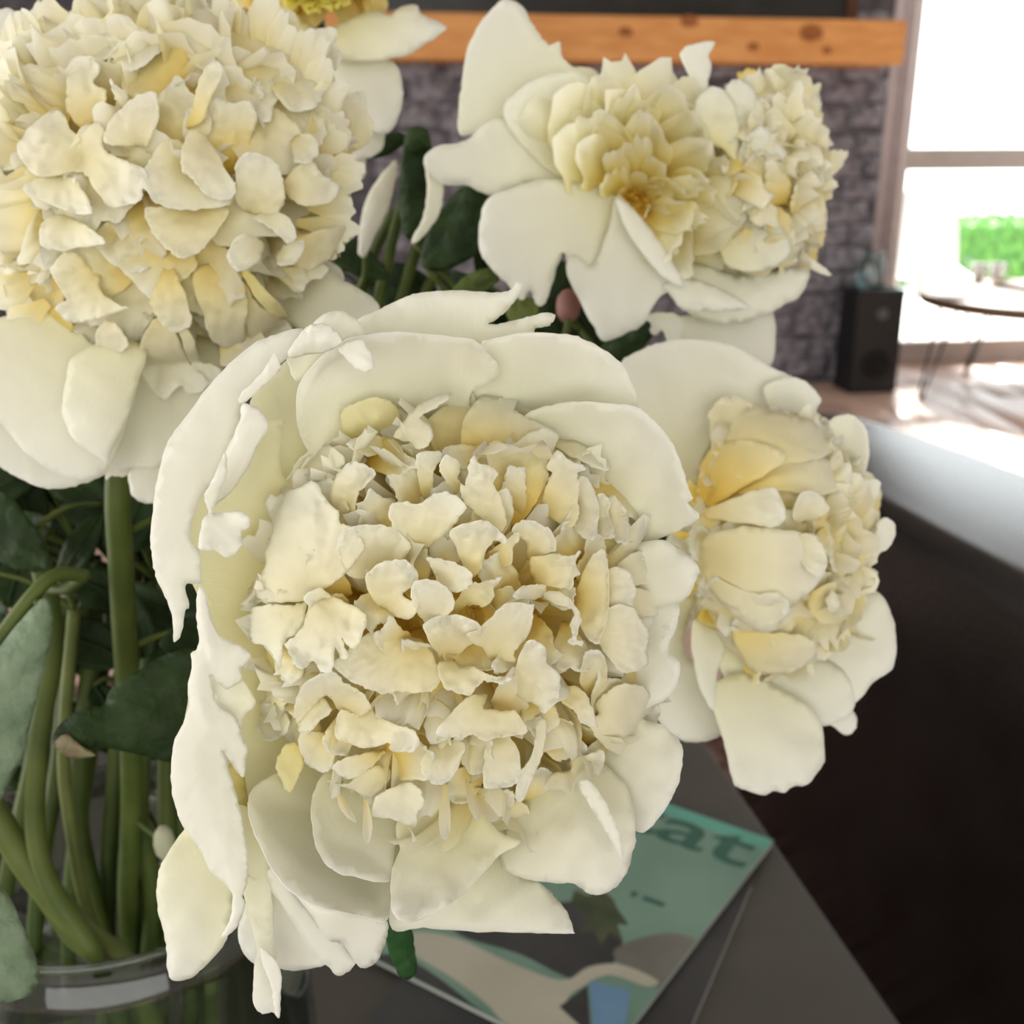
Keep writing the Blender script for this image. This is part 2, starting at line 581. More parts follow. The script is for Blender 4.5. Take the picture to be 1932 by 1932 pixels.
# outside: terrace, hedge
struct(obox('terrace', (-12, 6.5, -0.35), (40, 0, 0), (0, 60, 0), (0, 0, 0.2), GROUND), 'bright pale terrace outside the window')
hz_c = wallpt(uw(1900), -2.2, 0)
HP = S - NW * 4.6
htop = onplane(1850, 418, HP, NW).z
hl = uof(onplane(1640, 440, HP, NW))
random.seed(5)
bmh = bmesh.new()
add_obox(bmh, wallpt(hl, -5.6, -0.16), U * 6.0, NW * 0.98, ZZ * (htop + 0.12))
hed = thing('box_hedge', 'clipped green box hedge on the terrace outside the window', 'hedge', wallpt(hl + 3, -5.1, -0.15))
from_bm('hedge_core', bmh, HEDGE, hed)
bml = bmesh.new()
for i in range(7000):
    uu = hl + random.random() * 6.0
    if random.random() < 0.45:
        p = wallpt(uu, -5.6 + random.random() * 1.0, htop - 0.04 + random.random() * 0.05)
        nn = ZZ
    else:
        p = wallpt(uu, -4.62 + random.random() * 0.04, -0.15 + random.random() * (htop + 0.13))
        nn = NW
    d = (nn + Vector((random.uniform(-.9, .9), random.uniform(-.9, .9), random.uniform(-.9, .9)))).normalized()
    a = d.orthogonal().normalized()
    b_ = d.cross(a)
    s = random.uniform(0.022, 0.042)
    bml.faces.new([bml.verts.new(p + a * s), bml.verts.new(p + b_ * s * .6), bml.verts.new(p - a * s), bml.verts.new(p - b_ * s * .6)])
hl_o = from_bm('hedge_leaves', bml, HEDGE, hed)
hl_o['kind'] = 'stuff'

# ---------------------------------------------------------------- speaker with glass jar on it
sp_h = onplane(1650, 548, S, NW).z
sp_w0, sp_w1 = uof(onplane(1603, 742, S, NW)), uof(onplane(1690, 742, S, NW))
spk = thing('speaker', 'black box loudspeaker standing on the floor against the stone wall', 'speaker', wallpt((sp_w0 + sp_w1) / 2, -0.1, 0))
obox('cabinet', wallpt(sp_w0, -0.18, 0), U * (sp_w1 - sp_w0), NW * 0.18, ZZ * sp_h, BLACK, spk, 0.008)


def disc_on_wall(name, c, r, m, parent, depth=0.01, ring=None):
    b = bmesh.new()
    prof = ring or [(0, depth * .2), (r * .35, depth * .1), (r * .8, depth), (r, depth), (r, 0)]
    seg = 28
    rings = []
    for rr, dd in prof:
        rings.append([b.verts.new(c + NW * dd + U * rr * math.cos(2 * math.pi * k / seg) + ZZ * rr * math.sin(2 * math.pi * k / seg)) for k in range(seg)] if rr > 0 else [b.verts.new(c + NW * dd)])
    for i in range(len(rings) - 1):
        p, q = rings[i], rings[i + 1]
        for k in range(seg):
            if len(p) == 1:
                b.faces.new((p[0], q[k], q[(k + 1) % seg]))
            else:
                b.faces.new((p[k], q[k], q[(k + 1) % seg], p[(k + 1) % seg]))
    return from_bm(name, b, m, parent, True)


woofer = disc_on_wall('woofer', onplane(1652, 688, S, NW), 0.062, CONE, spk, 0.012)
disc_on_wall('tweeter', onplane(1665, 592, S, NW), 0.026, GREYM, spk, 0.008)
jc = wallpt((sp_w0 + sp_w1) / 2 - 0.015, -0.1, sp_h)
jar = thing('glass_jar', 'pale blue glass jar standing on the black loudspeaker', 'jar', jc)
lathe('jar_body', [(0, sp_h + .001), (.05, sp_h + .001), (.062, sp_h + .02), (.062, sp_h + .11), (.05, sp_h + .13), (.045, sp_h + .135)], jc, JARG, jar, 28)
lathe('lid', [(.047, sp_h + .133), (.05, sp_h + .14), (.05, sp_h + .158), (.02, sp_h + .166), (0, sp_h + .167)], jc, JARG, jar, 28)

# ---------------------------------------------------------------- hairpin table
tz = 0.43
tl = atz(1738, 551, tz)
tfr = atz(1932, 584, tz)
tbk = atz(1932, 527, tz)
# circle through three points
ax_, ay_, bx_, by_, cx_, cy_ = tl.x, tl.y, tfr.x, tfr.y, tbk.x, tbk.y
dd = 2 * (ax_ * (by_ - cy_) + bx_ * (cy_ - ay_) + cx_ * (ay_ - by_))
tcx = ((ax_**2 + ay_**2) * (by_ - cy_) + (bx_**2 + by_**2) * (cy_ - ay_) + (cx_**2 + cy_**2) * (ay_ - by_)) / dd
tcy = ((ax_**2 + ay_**2) * (cx_ - bx_) + (bx_**2 + by_**2) * (ax_ - cx_) + (cx_**2 + cy_**2) * (bx_ - ax_)) / dd
tr_ = math.hypot(ax_ - tcx, ay_ - tcy)
htab = thing('hairpin_table', 'low round walnut table on black hairpin legs by the window', 'table', (tcx, tcy, 0))
lathe('table_top', [(0, tz - .05), (tr_ - .012, tz - .05), (tr_, tz - .04), (tr_, tz - .006), (tr_ - .006, tz), (0, tz)], (tcx, tcy), WOODT, htab, 64)
for fx, fy in ((1738, 752), (1823, 707)):
    foot = atz(fx, fy, 0)
    dirc = (Vector((tcx, tcy, 0)) - foot).normalized()
    top = foot + dirc * 0.10
    sd = Vector((-dirc.y, dirc.x, 0)) * 0.05
    tube('leg', [top + sd + ZZ * (tz - .03), foot + sd * .25 + ZZ * 0.03, foot + ZZ * 0.006, foot - sd * .25 + ZZ * 0.03, top - sd + ZZ * (tz - .03)], 0.0065, STEEL, htab, 5, 6)
for an in (-35, 15):
    foot = Vector((tcx + tr_ * .8 * math.cos(math.radians(an)), tcy + tr_ * .8 * math.sin(math.radians(an)), 0))
    dirc = (Vector((tcx, tcy, 0)) - foot).normalized()
    top = foot + dirc * 0.10
    sd = Vector((-dirc.y, dirc.x, 0)) * 0.05
    tube('leg', [top + sd + ZZ * (tz - .03), foot + sd * .25 + ZZ * 0.03, foot + ZZ * 0.006, foot - sd * .25 + ZZ * 0.03, top - sd + ZZ * (tz - .03)], 0.0065, STEEL, htab, 5, 6)
tray_c = atz(1925, 541, tz)
tray = lathe('tray', [(0, tz + .001), (.12, tz + .001), (.14, tz + .022), (.134, tz + .022), (.115, tz + .008), (0, tz + .008)], (tray_c.x, tray_c.y), WOODT, None, 40)
tag(tray, 'shallow brown wooden tray lying on the round hairpin table', 'tray')
for i, cx in enumerate((1845, 1878)):
    c = atz(cx, 530, tz)
    cp_ = thing('cup', ('white cup on the round table, farther from the tray', 'white cup on the round table, next to the tray')[i], 'cup', (c.x, c.y, tz), 'white cups on the round table')
    lathe('body', [(0, tz + .001), (.022, tz + .001), (.03, tz + .03), (.036, tz + .09), (.033, tz + .09), (.026, tz + .03), (0, tz + .01)], c, WHITE, cp_, 24)
    hs = -1 if i == 0 else 1
    hx = c + U * 0.034 * hs
    tube('handle', [hx + ZZ * .075, hx + U * .022 * hs + ZZ * .07, hx + U * .022 * hs + ZZ * .04, hx - U * .004 * hs + ZZ * .03], 0.004, WHITE, cp_, 4, 6)

# ---------------------------------------------------------------- white shell chair near the window
cw = atz(1738, 668, 0)
wch = thing('shell_chair', 'white moulded shell chair between the window and the round table', 'chair', (cw.x, cw.y, 0))
bm = bmesh.new()
prof_n = 14
grid = []
for j in range(prof_n + 1):
    t = j / prof_n
    # profile from the seat front (t=0) to the top of the back (t=1)
    if t < 0.42:
        d, zz, hw = -0.20 + 0.36 * t / 0.42, 0.42 - 0.03 * math.sin(t / 0.42 * 3.1), 0.20 + 0.03 * t
    else:
        q = (t - 0.42) / 0.58
        d, zz, hw = 0.16 + 0.09 * q - 0.05 * (1 - q) ** 3 * 0, 0.42 + 0.46 * q ** 1.1, 0.215 * math.sqrt(max(0.02, 1 - (max(0, q - .35) / .66) ** 2))
    rowv = []
    for i in range(13):
        s = i / 6 - 1
        cupv = 0.07 * s * s * (0.4 + t)
        p = cw - NW * (d - (cupv if t >= .42 else 0)) + U * hw * s + ZZ * (zz + (cupv if t < .42 else 0))
        rowv.append(bm.verts.new(p))
    grid.append(rowv)
for j in range(prof_n):
    for i in range(12):
        bm.faces.new((grid[j][i], grid[j][i + 1], grid[j + 1][i + 1], grid[j + 1][i]))
sh = from_bm('shell', bm, WHITE, wch, True)
md = sh.modifiers.new('s', 'SOLIDIFY')
md.thickness = 0.012
for sx in (-1, 1):
    for sy in (-1, 1):
        tube('leg', [cw + U * .13 * sx - NW * (0.0 + .11 * sy) + ZZ * .40, cw + U * .19 * sx - NW * (.0 + .17 * sy)], (0.013, 0.009), WHITE, wch, 3, 8)

# ---------------------------------------------------------------- armchair
ach = thing('armchair', 'black leather club armchair with broad flat arms beside the coffee table', 'armchair', (0.9, 1.3, 0))


def rounded_prism(name, outline, z0, z1, r, m, parent, sub=5):
    pts = [Vector((p[0], p[1], 0)) for p in outline]
    cx = sum((p for p in pts), Vector()) / len(pts)
    lo = catmull(pts, sub, True)
    b = bmesh.new()
    layers = []
    for k in range(6):
        a = k / 5 * math.pi / 2
        layers.append((z1 - r + r * math.sin(a), r * (1 - math.cos(a))))
    layers = [(z0, 0)] + layers
    rings = []
    n = len(lo)
    for zz, ins in layers:
        rg = []
        for i, p in enumerate(lo):
            t = (lo[(i + 1) % n] - lo[i - 1]).normalized()
            nn = Vector((t.y, -t.x, 0))
            if nn.dot(p - cx) < 0:
                nn = -nn
            q = p - nn * ins
            rg.append(b.verts.new((q.x, q.y, zz)))
        rings.append(rg)
    for i in range(len(rings) - 1):
        for k in range(n):
            b.faces.new((rings[i][k], rings[i][(k + 1) % n], rings[i + 1][(k + 1) % n], rings[i + 1][k]))
    b.faces.new(rings[-1])
    b.faces.new(list(reversed(rings[0])))
    bmesh.ops.recalc_face_normals(b, faces=b.faces)
    return from_bm(name, b, m, parent, True)


rounded_prism('arm', [(0.425, 1.86), (0.415, 1.70), (0.435, 1.484), (0.505, 1.205), (0.59, 0.95), (0.66, 0.86), (0.88, 0.90), (0.84, 1.2), (0.725, 1.548), (0.64, 1.77), (0.555, 1.90)], 0.012, 0.70, 0.035, LEATHER, ach)
rounded_prism('seat_cushion', [(0.72, 1.80), (0.82, 1.45), (0.92, 1.12), (1.55, 1.30), (1.45, 1.65), (1.36, 2.0), (1.0, 1.92)], 0.012, 0.43, 0.05, LEATHER, ach)
rounded_prism('backrest', [(0.80, 1.02), (0.86, 0.80), (1.2, 0.88), (1.62, 1.04), (1.60, 1.28), (1.2, 1.16)], 0.012, 0.86, 0.06, LEATHER, ach)
rounded_prism('arm', [(1.42, 2.06), (1.52, 1.65), (1.62, 1.25), (1.82, 1.28), (1.74, 1.7), (1.64, 2.12)], 0.012, 0.70, 0.035, LEATHER, ach)

# ---------------------------------------------------------------- rug
rug = rounded_prism('rug', [(-1.0, -0.1), (0.2, -0.12), (1.9, -0.1), (1.92, 1.0), (1.9, 2.2), (0.2, 2.22), (-1.0, 2.2), (-1.02, 1.0)], 0.0, 0.012, 0.004, RUGM, None)
tag(rug, 'mottled reddish brown rug under the coffee table', 'rug')

# ---------------------------------------------------------------- coffee table
TZ = 0.60
ta, tb_ = atz(1330, 1400, TZ), atz(1700, 1932, TZ)
td = (tb_ - ta).normalized()
tn = Vector((td.y, -td.x, 0))
if tn.x > 0:
    tn = -tn
ctab = thing('coffee_table', 'taupe grey coffee table carrying the vase and magazines', 'table', (ta.x - .4, .5, 0))
corner = ta - td * 0.22
obox('table_top', Vector((corner.x, corner.y, TZ - 0.035)), td * 1.3, tn * 0.95, ZZ * 0.035, TABLE, ctab, 0.003)
for a, b in ((0.04, 0.04), (1.2, 0.04), (0.04, 0.85), (1.2, 0.85)):
    p = corner + td * a + tn * b
    obox('leg', Vector((p.x, p.y, 0.012)), td * 0.05, tn * 0.05, ZZ * (TZ - 0.047), TABLE, ctab, 0.003)

# ---------------------------------------------------------------- magazine and booklet
MZ = TZ + 0.009
m_tr, m_b = atz(1460, 1585, MZ), atz(1195, 1932, MZ)
mv = (m_b - m_tr).normalized()              # down the page
mu = Vector((mv.y, -mv.x, 0))               # to the left along the top edge
if mu.x > 0:
    mu = -mu
MW, MH = 0.215, 0.285


def onmag(x, y, lift=0.0):
    p = atz(x, y, MZ)
    return Vector((p.x, p.y, MZ + lift))


mag = thing('magazine', 'teal magazine with palm tree cover and dark green title letters', 'magazine', (m_tr.x, m_tr.y, TZ + 0.005))
obox('pages', Vector((m_tr.x, m_tr.y, TZ + 0.0045)) + mv * 0.001 + mu * 0.0005, mv * (MH - .002), mu * (MW - .002), ZZ * 0.0043, PAPER, mag, 0.0005)
obox('cover', Vector((m_tr.x, m_tr.y, MZ - 0.0004)), mv * MH, mu * MW, ZZ * 0.0004, TEAL, mag)


def mag_clip(p):
    d = Vector((p.x, p.y, 0)) - Vector((m_tr.x, m_tr.y, 0))
    a = min(max(d.dot(mv), 0.0003), MH - 0.0003)
    b = min(max(d.dot(mu), 0.0003), MW - 0.0003)
    q = m_tr + mv * a + mu * b
    return q


def inkpatch(name, pts, m, lift, sub=4):
    lo = catmull([Vector((x, y, 0)) for x, y in pts], sub, True) if sub > 1 else [Vector((x, y, 0)) for x, y in pts]
    b = bmesh.new()
    vs = []
    for p in lo:
        q = mag_clip(atz(p.x, p.y, MZ))
        vs.append(b.verts.new((q.x, q.y, MZ + lift)))
    b.faces.new(vs)
    bmesh.ops.triangulate(b, faces=b.faces)
    bmesh.ops.remove_doubles(b, verts=b.verts, dist=1e-6)
    bmesh.ops.recalc_face_normals(b, faces=b.faces)
    for f in b.faces:
        if f.normal.z < 0:
            f.normal_flip()
    return from_bm(name, b, m, mag)


inkpatch('title_band', [(1262, 1512), (1465, 1586), (1450, 1606), (1240, 1530)], TEALD, 0.0001, 1)
inkpatch('photo_dark', [(860, 1745), (960, 1720), (1100, 1700), (1160, 1740), (1170, 1800), (1095, 1850), (980, 1800), (880, 1770)], INKD, 0.0001)
inkpatch('photo_dark', [(1160, 1790), (1260, 1760), (1330, 1790), (1290, 1870), (1230, 1860), (1180, 1830)], INKGR, 0.00012)
inkpatch('palm_tree', [(1085, 1680), (1110, 1690), (1130, 1680), (1155, 1695), (1165, 1715), (1185, 1745), (1165, 1745), (1175, 1775), (1150, 1760), (1135, 1785), (1120, 1755), (1095, 1760), (1110, 1730), (1080, 1710)], INKP, 0.0002)
inkpatch('photo_cream', [(775, 1760), (860, 1770), (960, 1815), (1060, 1850), (1110, 1825), (1170, 1820), (1240, 1850), (1220, 1862), (1150, 1840), (1100, 1862), (1070, 1890), (1110, 1932), (1080, 1980), (940, 1990), (940, 1920), (860, 1850), (780, 1800)], INKC, 0.00025)
inkpatch('photo_blue', [(1112, 1850), (1190, 1870), (1185, 1960), (1120, 1960)], INKB, 0.0003, 1)
inkpatch('photo_dark', [(1055, 1900), (1108, 1860), (1115, 1960), (1090, 1932)], INKD, 0.0003, 1)
inkpatch('photo_dark', [(620, 1830), (700, 1800), (790, 1830), (930, 1930), (940, 2010), (640, 2010), (560, 1900)], INKGR, 0.00028)
inkpatch('photo_dark', [(690, 1815), (770, 1810), (900, 1905), (915, 1960), (800, 1920)], INKD, 0.0003)
inkpatch('caption', [(1190, 1682), (1202, 1682), (1202, 1692), (1190, 1692)], INKG, 0.0002, 1)
inkpatch('caption', [(1215, 1690), (1255, 1704), (1252, 1712), (1212, 1698)], INKG, 0.0002, 1)

# title letters
cu = bpy.data.curves.new('title', 'FONT')
cu.body = 'tat'
cu.size = 0.1
cu.extrude = 0
cu.offset = 0.0012
tmp = bpy.data.objects.new('tmp', cu)
COL.objects.link(tmp)
bpy.context.view_layer.update()
dg = bpy.context.evaluated_depsgraph_get()
tme = bpy.data.meshes.new_from_object(tmp.evaluated_get(dg))
bpy.data.objects.remove(tmp)
l0, l1 = onmag(1213, 1592), onmag(1418, 1662)
ex = (l1 - l0)
xs = [v.co.x for v in tme.vertices]
ys = [v.co.y for v in tme.vertices]
ltop = onmag(1232, 1536)
tw, th = max(xs) - min(xs), max(ys) - min(ys)
exn = -mu
eyn = -mv
wid = 0.116
hei = 0.041
rgt = (m_tr + mu * 0.006).to_3d()
org = rgt - exn * wid + mv * 0.05
for v in tme.vertices:
    a = (v.co.x - min(xs)) / tw * wid
    b = (v.co.y - min(ys)) / th * hei
    q = org + exn * a + eyn * b
    v.co = (q.x, q.y, MZ + 0.0003)
link('title_letters', tme, INKG, mag, False)

bk_o = atz(1470, 1620, TZ)
bk = thing('booklet', 'thin dark grey booklet lying under the teal magazine', 'booklet', (bk_o.x, bk_o.y, TZ))
bv = Vector((m_b.x - m_tr.x + 0.04, m_b.y - m_tr.y, 0)).normalized()
bu = Vector((bv.y, -bv.x, 0))
if bu.x > 0:
    bu = -bu
bo = Vector((m_tr.x, m_tr.y, TZ + 0.0003)) + mv * 0.06 + Vector((0.006, 0, 0))
obox('pages', bo + bv * .001, bv * 0.27, bu * 0.19, ZZ * 0.003, PAPER, bk)
obox('cover', bo + ZZ * 0.003, bv * 0.272, bu * 0.191, ZZ * 0.0006, INKD, bk)

# ---------------------------------------------------------------- vase
VC = Vector((-0.19, 0.47, TZ))
vase = thing('glass_vase', 'clear round glass vase filled with water and green flower stems', 'vase', VC)
RZ = 0.82
outer = [(0, TZ + .001), (.06, TZ + .001), (.078, TZ + .012), (.086, TZ + .05), (.088, TZ + .11), (.084, RZ - .03), (.085, RZ)]
inner = [(.0815, RZ), (.0805, RZ - .03), (.0845, TZ + .11), (.0825, TZ + .05), (.074, TZ + .02), (0, TZ + .015)]
lathe('glass_body', outer + inner, VC, GLASS, vase, 64)
lathe('rim', [(.0812, RZ - .001), (.0812, RZ + .0015), (.0832, RZ + .003), (.0853, RZ + .0015), (.0853, RZ - .001), (.0832, RZ - .002), (.0812, RZ - .001)], VC, GLASS, vase, 64)
lathe('water', [(0, RZ - .05), (.0795, RZ - .05), (.083, TZ + .11), (.081, TZ + .05), (.072, TZ + .022), (0, TZ + .018)], VC, WATER, vase, 48)


# ================================================================== PEONIES
class Flower:
    pass


def new_flower(label, D0, cpx, ball=None, seed=1):
    f = Flower()
    f.D0 = D0
    f.c = cpx
    f.ball = ball                # (cx, cy, rx, ry, centre depth offset mm, front bulge mm)
    base = W(cpx[0], cpx[1], D0)
    f.root = thing('peony', label, 'flower', base, 'cream peonies in the glass vase')
    f.rnd = random.Random(seed)
    f.n = 0
    f.cent = []
    return f


def ballz(f, x, y):
    """depth offset (mm) of the ball's front surface at a pixel"""
    cx, cy, rx, ry, cz, fz = f.ball
    q = ((x - cx) / rx) ** 2 + ((y - cy) / ry) ** 2
    return cz - fz * math.sqrt(max(0.0, 1 - q)) if q < 1 else cz + 18 * (math.sqrt(q) - 1)


def inside(p, poly):
    r = False
    n = len(poly)
    x, y = p
    j = n - 1
    for i in range(n):
        xi, yi = poly[i]
        xj, yj = poly[j]
        if (yi > y) != (yj > y) and x < (xj - xi) * (y - yi) / (yj - yi) + xi:
            r = not r
        j = i
    return r


def trace(f, pts, base=None, z0=0.0, z1=0.0, p=1.0, bulge=0.0, crinkle=0.8, tone=(0.6, 1.0), onball=False,
          step=None, m=None, name='petal', label=None, furrow=0.8, tilt=(0, 0), solid=0.00035, jag=0.9, lip=0.0, fan=1.0, tpow=1.0):
    """petal whose outline was read from the photo; z0 = depth (mm) at its base, z1 at its rim, bulge lifts the middle"""
    rnd = f.rnd
    base = base or f.c
    v2 = [Vector((float(a), float(b), 0)) for a, b in pts]
    ol = catmull(v2, 6, True)
    if jag:
        sd = rnd.random() * 99
        ol = [q + Vector((noise.noise((q.x * .12, q.y * .12, sd)), noise.noise((q.x * .12, q.y * .12, sd + 7)), 0)) * jag * 2.2
              + Vector((noise.noise((q.x * .35, q.y * .35, sd + 2)), noise.noise((q.x * .35, q.y * .35, sd + 9)), 0)) * jag * 1.3 for q in ol]
    xs = [q.x for q in ol]
    ys = [q.y for q in ol]
    w, h = max(xs) - min(xs), max(ys) - min(ys)
    cx, cy = sum(xs) / len(xs), sum(ys) / len(ys)
    if step is None:
        step = max(6.0, min(16.0, math.sqrt(w * h) / 13))
    poly = [(q.x, q.y) for q in ol]
    verts = [Vector((q.x, q.y)) for q in ol]
    ne = len(verts)
    edges = [(i, (i + 1) % ne) for i in range(ne)]
    yy = min(ys) + step * .5
    k = 0
    while yy < max(ys):
        xx = min(xs) + step * (.5 if k % 2 else 1.0)
        while xx < max(xs):
            if inside((xx, yy), poly) and min((xx - a) ** 2 + (yy - b) ** 2 for a, b in poly) > (step * .45) ** 2:
                verts.append(Vector((xx, yy)))
            xx += step
        yy += step * .87
        k += 1
    ov, oe, of, *_ = delaunay_2d_cdt(verts, edges, [], 1, 1e-4)
    dmax = max(math.hypot(q.x - base[0], q.y - base[1]) for q in ol)
    dmin = min(math.hypot(q.x - base[0], q.y - base[1]) for q in ol)
    if inside(base, poly):
        dmin = 0
    rin = 0.5 * min(w, h)
    sd = rnd.random() * 100
    co, tn_, vn = [], [], []
    for v in ov:
        x, y = v.x, v.y
        d = math.hypot(x - base[0], y - base[1])
        t = (d - dmin) / max(1e-6, dmax - dmin)
        t = min(1, max(0, t))
        e = math.sqrt(min((x - a) ** 2 + (y - b) ** 2 for a, b in poly)) / rin
        e = min(1, e)
        ang = math.atan2(y - base[1], x - base[0])
        z = z0 + (z1 - z0) * t ** p - bulge * (1 - (1 - e) ** 2)
        z += tilt[0] * (x - cx) / max(w, 1) + tilt[1] * (y - cy) / max(h, 1)
        z += crinkle * 1.6 * noise.noise((x * .022, y * .022, sd)) * (0.3 + t)
        z += crinkle * 0.7 * noise.noise((x * .06, y * .06, sd + 3)) * (0.2 + t)
        z += furrow * noise.noise((ang * 14, d * .004, sd + 5)) * (0.3 + 0.7 * t)
        z -= lip * max(0.0, 1 - e * 3.0) ** 2 * t
        z += crinkle * 0.35 * noise.noise((x * .13, y * .13, sd + 8)) * t
        z += fan * noise.noise((ang * 4.5, d * .002, sd + 6)) * t
        if onball:
            z += ballz(f, x, y)
        co.append(W(x, y, f.D0 + z * 0.001))
        tn_.append(tone[0] + (tone[1] - tone[0]) * t ** tpow)
        vn.append(ang * 4 + sd)
    me = bpy.data.meshes.new(name)
    me.from_pydata(co, [], [list(q) for q in of])
    at = me.attributes.new('tone', 'FLOAT', 'POINT')
    at.data.foreach_set('value', tn_)
    at = me.attributes.new('vein', 'FLOAT', 'POINT')
    at.data.foreach_set('value', vn)
    o = link(name, me, m or PET, f.root)
    if solid:
        s = o.modifiers.new('thick', 'SOLIDIFY')
        s.thickness = solid
        s.offset = 0
    if label:
        o['label'] = label
    f.n += 1
    return o


def strip(f, r0, T, Nn, length, width, curl=0.8, cup=0.15, ruffle=0.12, notch=0.18, tone=(0.2, 1.0), nu=8, nv=9, rootw=0.3,
          m=None, name='petal', cpow=2.0, roundness=0.3, tpow=1.5):
    """petal grown from root point r0 along T, its tip curling towards Nn"""
    rnd = f.rnd
    T = T.normalized()
    Nn = (Nn - T * Nn.dot(T)).normalized()
    B = T.cross(Nn)
    sd = rnd.random() * 100
    co, tn_, vn, fc = [], [], [], []
    # centre line by integrating the bend
    K = 24
    line = [(0.0, 0.0, 0.0)]
    a = b = 0.0
    for k in range(K):
        s = (k + .5) / K
        th = curl * s ** cpow
        a += math.cos(th) / K
        b += math.sin(th) / K
        line.append((a, b, curl * ((k + 1) / K) ** cpow))
    for j in range(nv + 1):
        for i in range(nu + 1):
            u = i / nu * 2 - 1
            smax = 1 - roundness * abs(u) ** 2.4 + notch * noise.noise((u * 2.6, sd, 0)) + notch * .6 * noise.noise((u * 7, sd, 4)) + notch * .45 * noise.noise((u * 15, sd, 6))
            s = min(1.08, max(0, j / nv * smax))
            q = min(K - 1e-4, s * K)
            k = int(q)
            fr = q - k
            a0, b0, t0 = line[k]
            a1, b1, t1 = line[k + 1]
            a, b, th = a0 + (a1 - a0) * fr, b0 + (b1 - b0) * fr, t0 + (t1 - t0) * fr
            ww = width * .5 * (rootw + (1 - rootw) * min(1, (s / .62)) ** 1.2)
            p = r0 + T * (a * length) + Nn * (b * length) + B * (u * ww)
            nl = Nn * math.cos(th) - T * math.sin(th)
            off = cup * width * u * u * (0.3 + .7 * s)
            off += ruffle * width * (s ** 1.5) * (noise.noise((u * 2.2 + sd, s * 1.6, 1)) + .6 * noise.noise((u * 5 + sd, s * 3, 9)))
            p = p + nl * off + B * (ruffle * .4 * width * s * noise.noise((u * 3, s * 3, sd)))
            co.append(p)
            tn_.append(tone[0] + (tone[1] - tone[0]) * min(1, s) ** tpow)
            vn.append(u * 1.2 + sd)
    for j in range(nv):
        for i in range(nu):
            v = j * (nu + 1) + i
            fc.append((v, v + 1, v + nu + 2, v + nu + 1))
    me = bpy.data.meshes.new(name)
    me.from_pydata(co, [], fc)
    at = me.attributes.new('tone', 'FLOAT', 'POINT')
    at.data.foreach_set('value', tn_)
    at = me.attributes.new('vein', 'FLOAT', 'POINT')
    at.data.foreach_set('value', vn)
    o = link(name, me, m or PET, f.root)
    f.n += 1
    return o


def pixstrip(f, a, b, za, zb, wpx, curl=0.5, side=1, tone=(0.3, 1), **kw):
    """strip petal from pixel a to pixel b at depth offsets za, zb (mm); tip curls toward the viewer (side=1) or away (-1)"""
    p0, p1 = W(a[0], a[1], f.D0 + za * .001), W(b[0], b[1], f.D0 + zb * .001)
    d = p1 - p0
    nn = (CAM - p1).normalized() * side + Vector((f.rnd.uniform(-.4, .4), 0, f.rnd.uniform(-.4, .4)))
    return strip(f, p0, d, nn, d.length * 1.04, wpx * f.D0 / F, curl, tone=tone, **kw)


def ball_petals(f, count, lmin=0.5, width=(13, 21), curl=(0.6, 1.7), tone=(0.1, 1.0), axis=(0, 0, 1), zmin=-0.3, depth=0.0, scale=1.0, swirl=0.9):
    """petals radiating from the heart of the ball to its surface"""
    cx, cy, rx, ry, cz, fz = f.ball
    C = W(cx, cy, f.D0 + (cz + depth) * .001)
    k = (f.D0 + cz * .001) / F
    R = Vector((rx * k, ry * k, fz * .001)) * scale
    rnd = f.rnd
    ga = math.pi * (3 - math.sqrt(5))
    ax = Vector(axis).normalized()
    made = 0
    i = 0
    tot = int(count / (1 - (zmin + 1) / 2))
    for i in range(tot):
        zc = 1 - 2 * (i + .5) / tot
        rr = math.sqrt(1 - zc * zc)
        d = Vector((rr * math.cos(ga * i), rr * math.sin(ga * i), zc))
        d = (d + Vector((rnd.gauss(0, .09), rnd.gauss(0, .09), rnd.gauss(0, .09)))).normalized()
        if d.z < zmin:
            continue
        dl = Vector((d.x * R.x, d.y * R.y, d.z * R.z))
        dw = RT * dl.x + UP * dl.y - FW * dl.z
        L = dw.length
        T = dw.normalized()
        axw = RT * ax.x + UP * ax.y - FW * ax.z
        away = (T - axw * T.dot(axw))
        if away.length < .15:
            away = Vector((rnd.gauss(0, 1), rnd.gauss(0, 1), rnd.gauss(0, 1)))
        away.normalize()
        jit = Vector((rnd.gauss(0, 1), rnd.gauss(0, 1), rnd.gauss(0, 1)))
        Nn = away + jit * swirl
        cr = rnd.uniform(*curl)
        r0 = C + dw * 0.25
        ln = L * 0.75 * (1.0 + 0.16 * cr) * rnd.uniform(.93, 1.06)
        wd = rnd.uniform(*width) * .001
        strip(f, r0, T, Nn, ln, wd, cr, cup=rnd.uniform(-.1, .25), ruffle=rnd.uniform(.12, .28), notch=rnd.uniform(.08, .24), nu=13, tone=tone, cpow=rnd.uniform(2, 4), rootw=.35)
        made += 1
    return made


